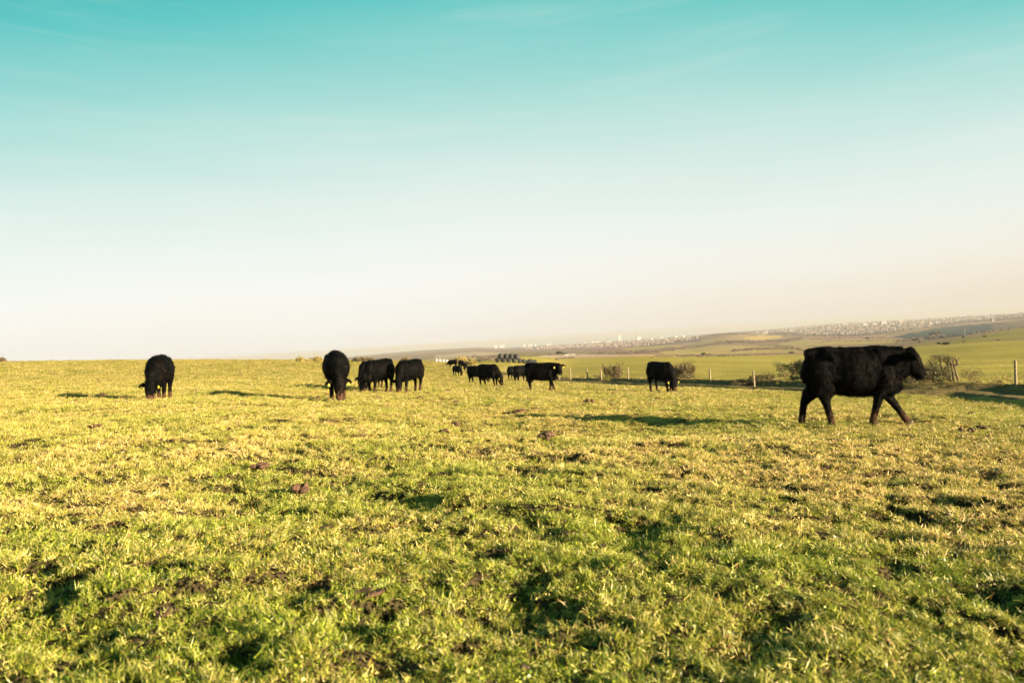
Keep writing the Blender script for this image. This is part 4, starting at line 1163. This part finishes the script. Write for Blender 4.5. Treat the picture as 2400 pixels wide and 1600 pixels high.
for poly, n1, n2, lab, grp in TOWN:
    for k in range(n1):
        px, py = town_pt(poly); X, Y, Z = house_spot(px, py)
        if Y > 9000: continue
        r = empty('house', (X, Y, Z), random.gauss(.3, .5)); s = random.uniform(.8, 1.25) * Y / 5500; r.scale = (s,) * 3
        tag(r, lab, 'house', grp)
        a, b_ = random.choice(HT)
        link('wall', a, r); link('roof', b_, r)
    for k in range(n2):
        px, py = town_pt(poly); X, Y, Z = house_spot(px, py)
        if Y > 9000: continue
        s = random.uniform(.5, 1.0) * Y / 5500; w, d_ = random.uniform(4, 9) * s, 4 * s; a = random.gauss(.3, .5)
        ca, sa = math.cos(a), math.sin(a)
        def tr(vs): return [(X + x * ca - y * sa, Y + x * sa + y * ca, Z + z) for x, y, z in vs]
        v, f = box_v(-w, w, -d_, d_, -5, 6 * s); add_mass(random.choice(('white', 'cream', 'white')), tr(v), f)
        v, f = roof_v(w + .4, d_ + .4, 6 * s + .03, 4 * s); add_mass(random.choice(('roof', 'slate', 'roof')), tr(v), f)
suburb = empty('distant_houses', (0, 6000, -60)); tag(suburb, 'mass of small pale houses filling the hazy town beyond the valley', 'houses', kind='stuff')
for key, mt in (('white', m_wall_w), ('cream', m_wall_c), ('roof', m_roof_r), ('slate', m_roof_g)):
    V_, F_ = masses[key]
    o = link({'white': 'white_walls', 'cream': 'cream_walls', 'roof': 'tiled_roofs', 'slate': 'slate_roofs'}[key], mesh_np(key, np.array(V_) - np.array((0, 6000, -60)), F_, mt), suburb); o['kind'] = 'stuff'
# larger blocks
def block(px, base, wpx, hpx, label, mat=None, depth=.6, windows=True, ymin=2500, name='apartment_block', cat='building', roof=False, group=None):
    X, Y, Z = ghit(px, base, ymin)
    if Y > 8000: Y = 6500.; X = X / 9500 * 6500
    Z = float(hz(np.array([X]), np.array([Y]), False)[0])
    w = wpx / F * Y / 2; h = hpx / F * Y; d_ = w * depth
    r = empty(name, (X, Y, Z), .12); tag(r, label, cat, group)
    v, f = box_v(-w, w, -d_, d_, -15, h); link('wall', mesh_np('wall', np.array(v), f, mat or m_wall_b), r)
    if roof:
        v, f = roof_v(w * 1.03, d_ * 1.05, h + .02, h * .35); link('roof', mesh_np('roof', np.array(v), f, m_roof_g), r)
    else:
        v, f = box_v(-w * .3, w * .3, -d_ * .5, d_ * .5, h + .01, h + max(2, h * .05)); link('plant_room', mesh_np('plant_room', np.array(v), f, m_wall_g), r)
    if windows:
        V_ = []; F_ = []
        fl = max(2, int(h / 3.2))
        for q in range(fl):
            zz = (q + .35) * h / fl
            v, f = box_v(-w * .92, w * .92, -d_ - .12, -d_ - .02, zz, zz + h / fl * .30); o = len(V_); V_ += v; F_ += [tuple(i + o for i in t) for t in f]
        o = link('window_bands', mesh_np('window_bands', np.array(V_), F_, m_wall_g), r)
    return r
block(1451.5, 799, 7.5, 14, 'tall white tower block standing alone above the hazy town')
block(1497, 797, 9, 8, 'white block of flats right of the tall tower')
block(1490, 797, 3, 4, 'narrow white building left of the block right of the tower')
block(1162, 813, 7, 7, 'white building, left one of the pair above the bale stack')
block(1176, 815, 12, 6, 'wide white building, right one of the pair above the bale stack')
for i, (px, base, w, h) in enumerate([(1229, 812, 4, 6), (1240, 812, 3.5, 5), (1245, 812, 3.5, 6), (1255, 811, 4, 5), (1284, 809, 3, 5), (1290, 808, 3, 5), (1395, 802, 22, 3), (1370, 803, 8, 3), (1585, 792, 6, 5), (1602, 791, 5, 5), (1550, 794, 8, 4), (1528, 796, 5, 4)]):
    block(px, base, w, h, 'low pale block on the hazy skyline of the town', group='pale blocks on the town skyline', windows=False)
for px, base, w, h, lab, mt in [(1976, 762, 8, 4, 'white house with wide gable on the suburb skyline', m_wall_w), (2026, 764, 12, 6, 'large grey block on the suburb skyline, leftmost of three', m_wall_g), (2048, 762, 9, 5, 'grey block on the suburb skyline, middle of three', m_wall_g),
                            (2070, 760, 13, 7, 'large grey block on the suburb skyline, rightmost of three', m_wall_g), (2110, 757, 10, 6, 'pale block with square top right of the three grey blocks', m_wall_c), (2195, 757, 9, 4, 'cream row of buildings on the right hand ridge', m_wall_w),
                            (2180, 761, 7, 5, 'orange cream building on the right hand ridge', m_wall_c), (2275, 746, 5, 4, 'white building on the skyline of the right hand ridge', m_wall_w), (2327, 753, 4, 5, 'isolated pale house at the end of the pale field on the ridge', m_wall_w)]:
    block(px, base, w, h, lab, mt, windows=False)
# church with two spires
X, Y, Z = ghit(1426, 803, 2500); Z = float(hz(np.array([X]), np.array([Y]), False)[0])
ch = empty('church', (X, Y, Z), .1); tag(ch, 'grey church with pointed spires left of the white tower', 'church')
kk = Y / F
v, f = box_v(-6 * kk, 6 * kk, -2 * kk, 2 * kk, -10, 5 * kk); link('wall', mesh_np('wall', np.array(v), f, m_wall_g), ch)
v, f = roof_v(6 * kk, 2.2 * kk, 5 * kk + .05, 2 * kk); link('roof', mesh_np('roof', np.array(v), f, m_roof_g), ch)
for dx, hh in ((-1.5, 13), (1.6, 10)):
    v, f = loft([((dx * kk, 0, 0), .7 * kk, .7 * kk), ((dx * kk, 0, hh * .6 * kk), .6 * kk, .6 * kk), ((dx * kk, 0, hh * kk), .08 * kk, .08 * kk)], ref=Vector((1, 0, 0)), n=8)
    link('spire', mesh_np('spire', np.array([tuple(p) for p in v]), f, m_roof_g), ch)
# masts
def mast(px, base, hpx, rpx, label, mat, ymin, head=True, name='mast'):
    X, Y, Z = ghit(px, base, ymin); Z = float(hz(np.array([X]), np.array([Y]), False)[0]); k = Y / F
    r = empty(name, (X, Y, Z)); tag(r, label, 'mast' if name == 'mast' else 'pole')
    v, f = loft([((0, 0, -1), rpx * k, rpx * k), ((0, 0, hpx * k), rpx * .7 * k, rpx * .7 * k)], ref=Vector((1, 0, 0)), n=8)
    link('pole', mesh_np('pole', np.array([tuple(p) for p in v]), f, mat), r)
    if head:
        v, f = loft([((0, 0, hpx * k + .01), rpx * 1.6 * k, rpx * 1.6 * k), ((0, 0, (hpx + 1.6) * k), rpx * 1.6 * k, rpx * 1.6 * k)], ref=Vector((1, 0, 0)), n=8)
        link('antenna', mesh_np('antenna', np.array([tuple(p) for p in v]), f, mat), r)
mast(2262, 784, 12, .7, 'white telephone mast on the edge of the olive hill', m_wall_w, 600)
mast(1491, 797, 24, .35, 'very thin pale mast rising from the hazy town', m_wall_w, 2500, False)
mast(1591, 836, 10, .5, 'pale pole with crossbar beyond the bright field', m_wall_w, 300)
mast(1711, 832, 7, .6, 'short pale post at the far edge of the bright field', m_wall_w, 300)
mast(1364, 850, 13, .45, 'thin dark pole in the bright field behind the fence', m_bark, 120, False, 'field_pole')
mast(2111, 808, 12, .4, 'thin pale pole above the neck of the walking cow', m_wall_w, 400, False, 'field_pole')
# farm
for px, base, w, h, lab, mt in [(1342, 832, 12, 2.6, 'long low farm shed with white roof in the valley', m_wall_w), (1328, 833, 10, 2.8, 'grey blue farm shed left of the white roofed shed', m_wall_g)]:
    X, Y, Z = ghit(px, base, 500); Z = float(hz(np.array([X]), np.array([Y]), False)[0]); k = Y / F
    r = empty('farm_shed', (X, Y, Z), .1); tag(r, lab, 'shed')
    v, f = box_v(-w * k / 2, w * k / 2, -1.5 * k, 1.5 * k, -3, h * k * .7); link('wall', mesh_np('wall', np.array(v), f, mt), r)
    v, f = roof_v(w * k / 2 + .5, 1.7 * k, h * k * .7 + .02, h * k * .5); link('roof', mesh_np('roof', np.array(v), f, mt), r)

# trees and scrub of the valley: clumps of leafy twigs
m_scrub = leaf_mat('winter scrub', (0.10, 0.07, 0.05), (0.15, 0.105, 0.075), (0.20, 0.15, 0.10))
m_dark = leaf_mat('dark evergreen', (0.025, 0.04, 0.025), (0.045, 0.06, 0.035), (0.07, 0.08, 0.04))
def clump_arrays(X, Y, Z, w, h, nl, size):
    n = len(X)
    ci = np.repeat(np.arange(n), nl)
    m = n * nl
    th = rng.uniform(0, 6.283, m); ph = np.arccos(rng.uniform(-.1, 1, m)); rr = rng.uniform(.55, 1.05, m)
    c = np.stack([X[ci] + np.cos(th) * np.sin(ph) * rr * w[ci], Y[ci] + np.sin(th) * np.sin(ph) * rr * w[ci], Z[ci] + np.cos(ph) * rr * h[ci]], -1)
    a1 = rng.normal(0, 1, (m, 3)); a1 /= np.linalg.norm(a1, axis=1)[:, None]
    a2 = np.cross(a1, rng.normal(0, 1, (m, 3))); a2 /= np.linalg.norm(a2, axis=1)[:, None]
    s = (size * w[ci] * rng.uniform(.6, 1.3, m))[:, None]
    V = np.stack([c - a1 * s, c + a2 * s, c + a1 * s, c - a2 * s], 1).reshape(-1, 3)
    return V, np.arange(m * 4).reshape(-1, 4), np.repeat(rng.uniform(0, 1, n), nl)
def scrub(label, spots, mat, nl=26, name='scrub', size=.42):
    X = np.array([s[0] for s in spots]); Y = np.array([s[1] for s in spots]); Z = np.array([s[2] for s in spots]); w = np.array([s[3] for s in spots]); h = np.array([s[4] for s in spots])
    V, q, lc = clump_arrays(X, Y, Z - h * .1, w, h, nl, size)
    me = mesh_np(name, V, q, mat)
    me.attributes.new('lc', 'FLOAT', 'FACE').data.foreach_set('value', lc.astype(np.float32))
    return tag(link(name, me), label, 'scrub', kind='stuff')
def band(path, width, n, wpx, hpx, ymin):
    out = []
    segs = [(a, b_) for a, b_ in zip(path[:-1], path[1:])]
    L = [math.hypot(b_[0] - a[0], b_[1] - a[1]) for a, b_ in segs]
    for k in range(n):
        a, b_ = random.choices(segs, L)[0]; t = random.random()
        px = a[0] + (b_[0] - a[0]) * t; py = a[1] + (b_[1] - a[1]) * t + random.uniform(-1, 1) * width
        X, Y, Z = ghit(px, py, ymin)
        if Y > 9000: continue
        Z = float(hz(np.array([X]), np.array([Y]), False)[0]); k_ = Y / F
        s = random.uniform(.5, 1.3)
        out.append((X, Y, Z, wpx * k_ * s, hpx * k_ * s))
    return out
sp = []
for path, wd, n, wp, hp, ym in [
    ([(1380, 828), (1480, 828), (1560, 820), (1650, 811), (1690, 803), (1740, 800)], 2.5, 420, 2.2, 2.2, 500),
    ([(1470, 826), (1580, 818)], 4, 240, 2.2, 2.4, 500),
    ([(1530, 834), (1620, 832), (1700, 834), (1830, 830)], .6, 170, 1.8, 1.8, 300),
    ([(1520, 838), (1600, 836), (1660, 836)], .7, 60, 1.5, 1.5, 250),
    ([(1715, 822), (1780, 817), (1860, 816), (1890, 822)], 2.5, 230, 2.0, 2.0, 400),
    ([(1780, 810), (1860, 812)], 1.0, 60, 1.8, 1.4, 400),
    ([(1700, 801), (1770, 802), (1840, 798), (1880, 793)], 3.0, 300, 2.0, 2.0, 800),
    ([(1640, 787), (1690, 783), (1760, 781)], 1.0, 130, 2.0, 2.0, 1500),
    ([(1500, 806), (1580, 799), (1640, 789)], 1.5, 140, 2.0, 1.7, 1500),
    ([(1800, 781), (1880, 783)], 3.5, 200, 2.0, 2.4, 1500),
    ([(1900, 795), (2000, 791), (2110, 792)], 1.0, 140, 1.5, 1.2, 900),
    ([(1920, 800), (2100, 798)], .7, 70, 1.6, 1.2, 900),
    ([(2100, 800), (2140, 796), (2200, 790)], 3.0, 160, 2.6, 2.6, 600),
    ([(2180, 789), (2225, 789)], 2, 70, 3.2, 3.4, 700),
    ([(1110, 836), (1150, 842), (1175, 838)], 2.5, 120, 2.5, 2.5, 250),
    ([(1240, 832), (1300, 831), (1420, 830)], .5, 40, 1.8, 1.8, 400),
    ([(1300, 842), (1345, 838)], 1.5, 60, 1.8, 1.8, 300),
    ([(1230, 812), (1420, 807), (1500, 804), (1600, 795)], 5, 600, 1.8, 1.6, 2500),
    ([(1250, 815), (1420, 812), (1500, 809)], 1.5, 120, 1.6, 1.2, 2500)]:
    sp += band(path, wd, n, wp, hp, ym)
scrub('brownish winter scrub and hedges across the valley fields', sp, m_scrub)
sp = []
for path, wd, n, wp, hp, ym in [
    ([(1870, 778), (2000, 772), (2140, 764)], 9, 900, 1.9, 1.8, 2000), ([(1870, 786), (2000, 787), (2100, 780)], .8, 130, 2.2, 1.5, 1500),
    ([(2150, 760), (2300, 747), (2400, 740)], 6, 420, 2.0, 1.8, 1500), ([(2340, 744), (2400, 737)], 3, 60, 3, 3, 1500),
    ([(2140, 782), (2200, 768), (2290, 762), (2360, 756)], 1.2, 160, 1.8, 1.6, 900), ([(2330, 758), (2400, 768)], .8, 40, 1.4, 1.4, 600)]:
    sp += band(path, wd, n, wp, hp, ym)
scrub('grey green trees between the houses of the hillside suburb', sp, leaf_mat('far trees', (0.08, 0.09, 0.06), (0.14, 0.11, 0.08), (0.18, 0.13, 0.10)), name='distant_trees')
def one_tree(px, base, w, h, label, mat, ymin, group=None):
    X, Y, Z = ghit(px, base, ymin); Z = float(hz(np.array([X]), np.array([Y]), False)[0]); k = Y / F
    r = empty('tree', (X, Y, Z)); tag(r, label, 'tree', group)
    V, q, lc = clump_arrays(np.array([0., .3 * w * k, -.3 * w * k]), np.zeros(3), np.full(3, h * .45 * k), np.array([.5, .32, .3]) * w * k, np.array([.55, .42, .4]) * h * k, 160, .16)
    me = mesh_np('crown', V, q, mat); me.attributes.new('lc', 'FLOAT', 'FACE').data.foreach_set('value', rng.uniform(0, 1, len(q)).astype(np.float32))
    link('crown', me, r)['kind'] = 'stuff'
    v, f = loft([((0, 0, -.5), w * .06 * k, w * .06 * k), ((0, 0, h * .5 * k), w * .03 * k, w * .03 * k)], ref=Vector((1, 0, 0)), n=6)
    link('trunk', mesh_np('trunk', np.array([tuple(p) for p in v]), f, m_bark), r)
one_tree(1311, 832, 17, 8.5, 'dark square clump of trees beside the farm sheds', m_dark, 500)
one_tree(1324, 832, 9, 6, 'dark tree between the square clump and the farm sheds', m_dark, 500)
one_tree(1289, 833, 6, 3.5, 'small dark tree left of the farm sheds', m_dark, 500)
one_tree(1649, 833, 10, 7, 'dark bluish tree in the hedge beyond the bright field', m_dark, 300)
one_tree(1663, 833, 8, 5, 'greyish tree right of the dark bluish tree', m_scrub, 300)
one_tree(1855, 829, 12, 5, 'low dark green bush on the far edge of the bright field', m_dark, 250)
one_tree(2033, 797, 9, 7, 'lone dark tree in the valley above the back of the walking cow', m_dark, 1000)
one_tree(2259, 803, 6, 4.5, 'dark round bush at the foot of the olive hill', m_dark, 350)
one_tree(2340, 798, 7, 2.5, 'low dark bush on the field edge at right', m_dark, 350)
one_tree(2192, 788, 22, 12, 'pinkish brown leafless copse beyond the cow head', m_scrub, 900)
one_tree(2148, 801, 16, 9, 'brown thicket just above the cow head', m_scrub, 500)

# ------------------------------------------------------------------ haze
HAZE = 1.15e-4
bm = bmesh.new(); bmesh.ops.create_cube(bm, size=1.0)
hm = bpy.data.meshes.new('haze'); bm.to_mesh(hm); bm.free()
ho = link('haze', hm)
ho.scale = (130000, 130000, 170); ho.location = (0, 0, -151.5 + 85 + .5)
m_haze = bpy.data.materials.new('haze air'); m_haze.use_nodes = True
nt = m_haze.node_tree; nt.nodes.clear()
pv = N(nt, 'ShaderNodeVolumePrincipled'); pv.inputs['Color'].default_value = (0.53, 0.535, 0.54, 1)
pv.inputs['Density'].default_value = HAZE; pv.inputs['Anisotropy'].default_value = 0.0
ou = N(nt, 'ShaderNodeOutputMaterial'); nt.links.new(pv.outputs[0], ou.inputs['Volume'])
m_haze.cycles.homogeneous_volume = True
hm.materials.append(m_haze)
tag(ho, 'pale haze over the valley', 'haze', kind='stuff')
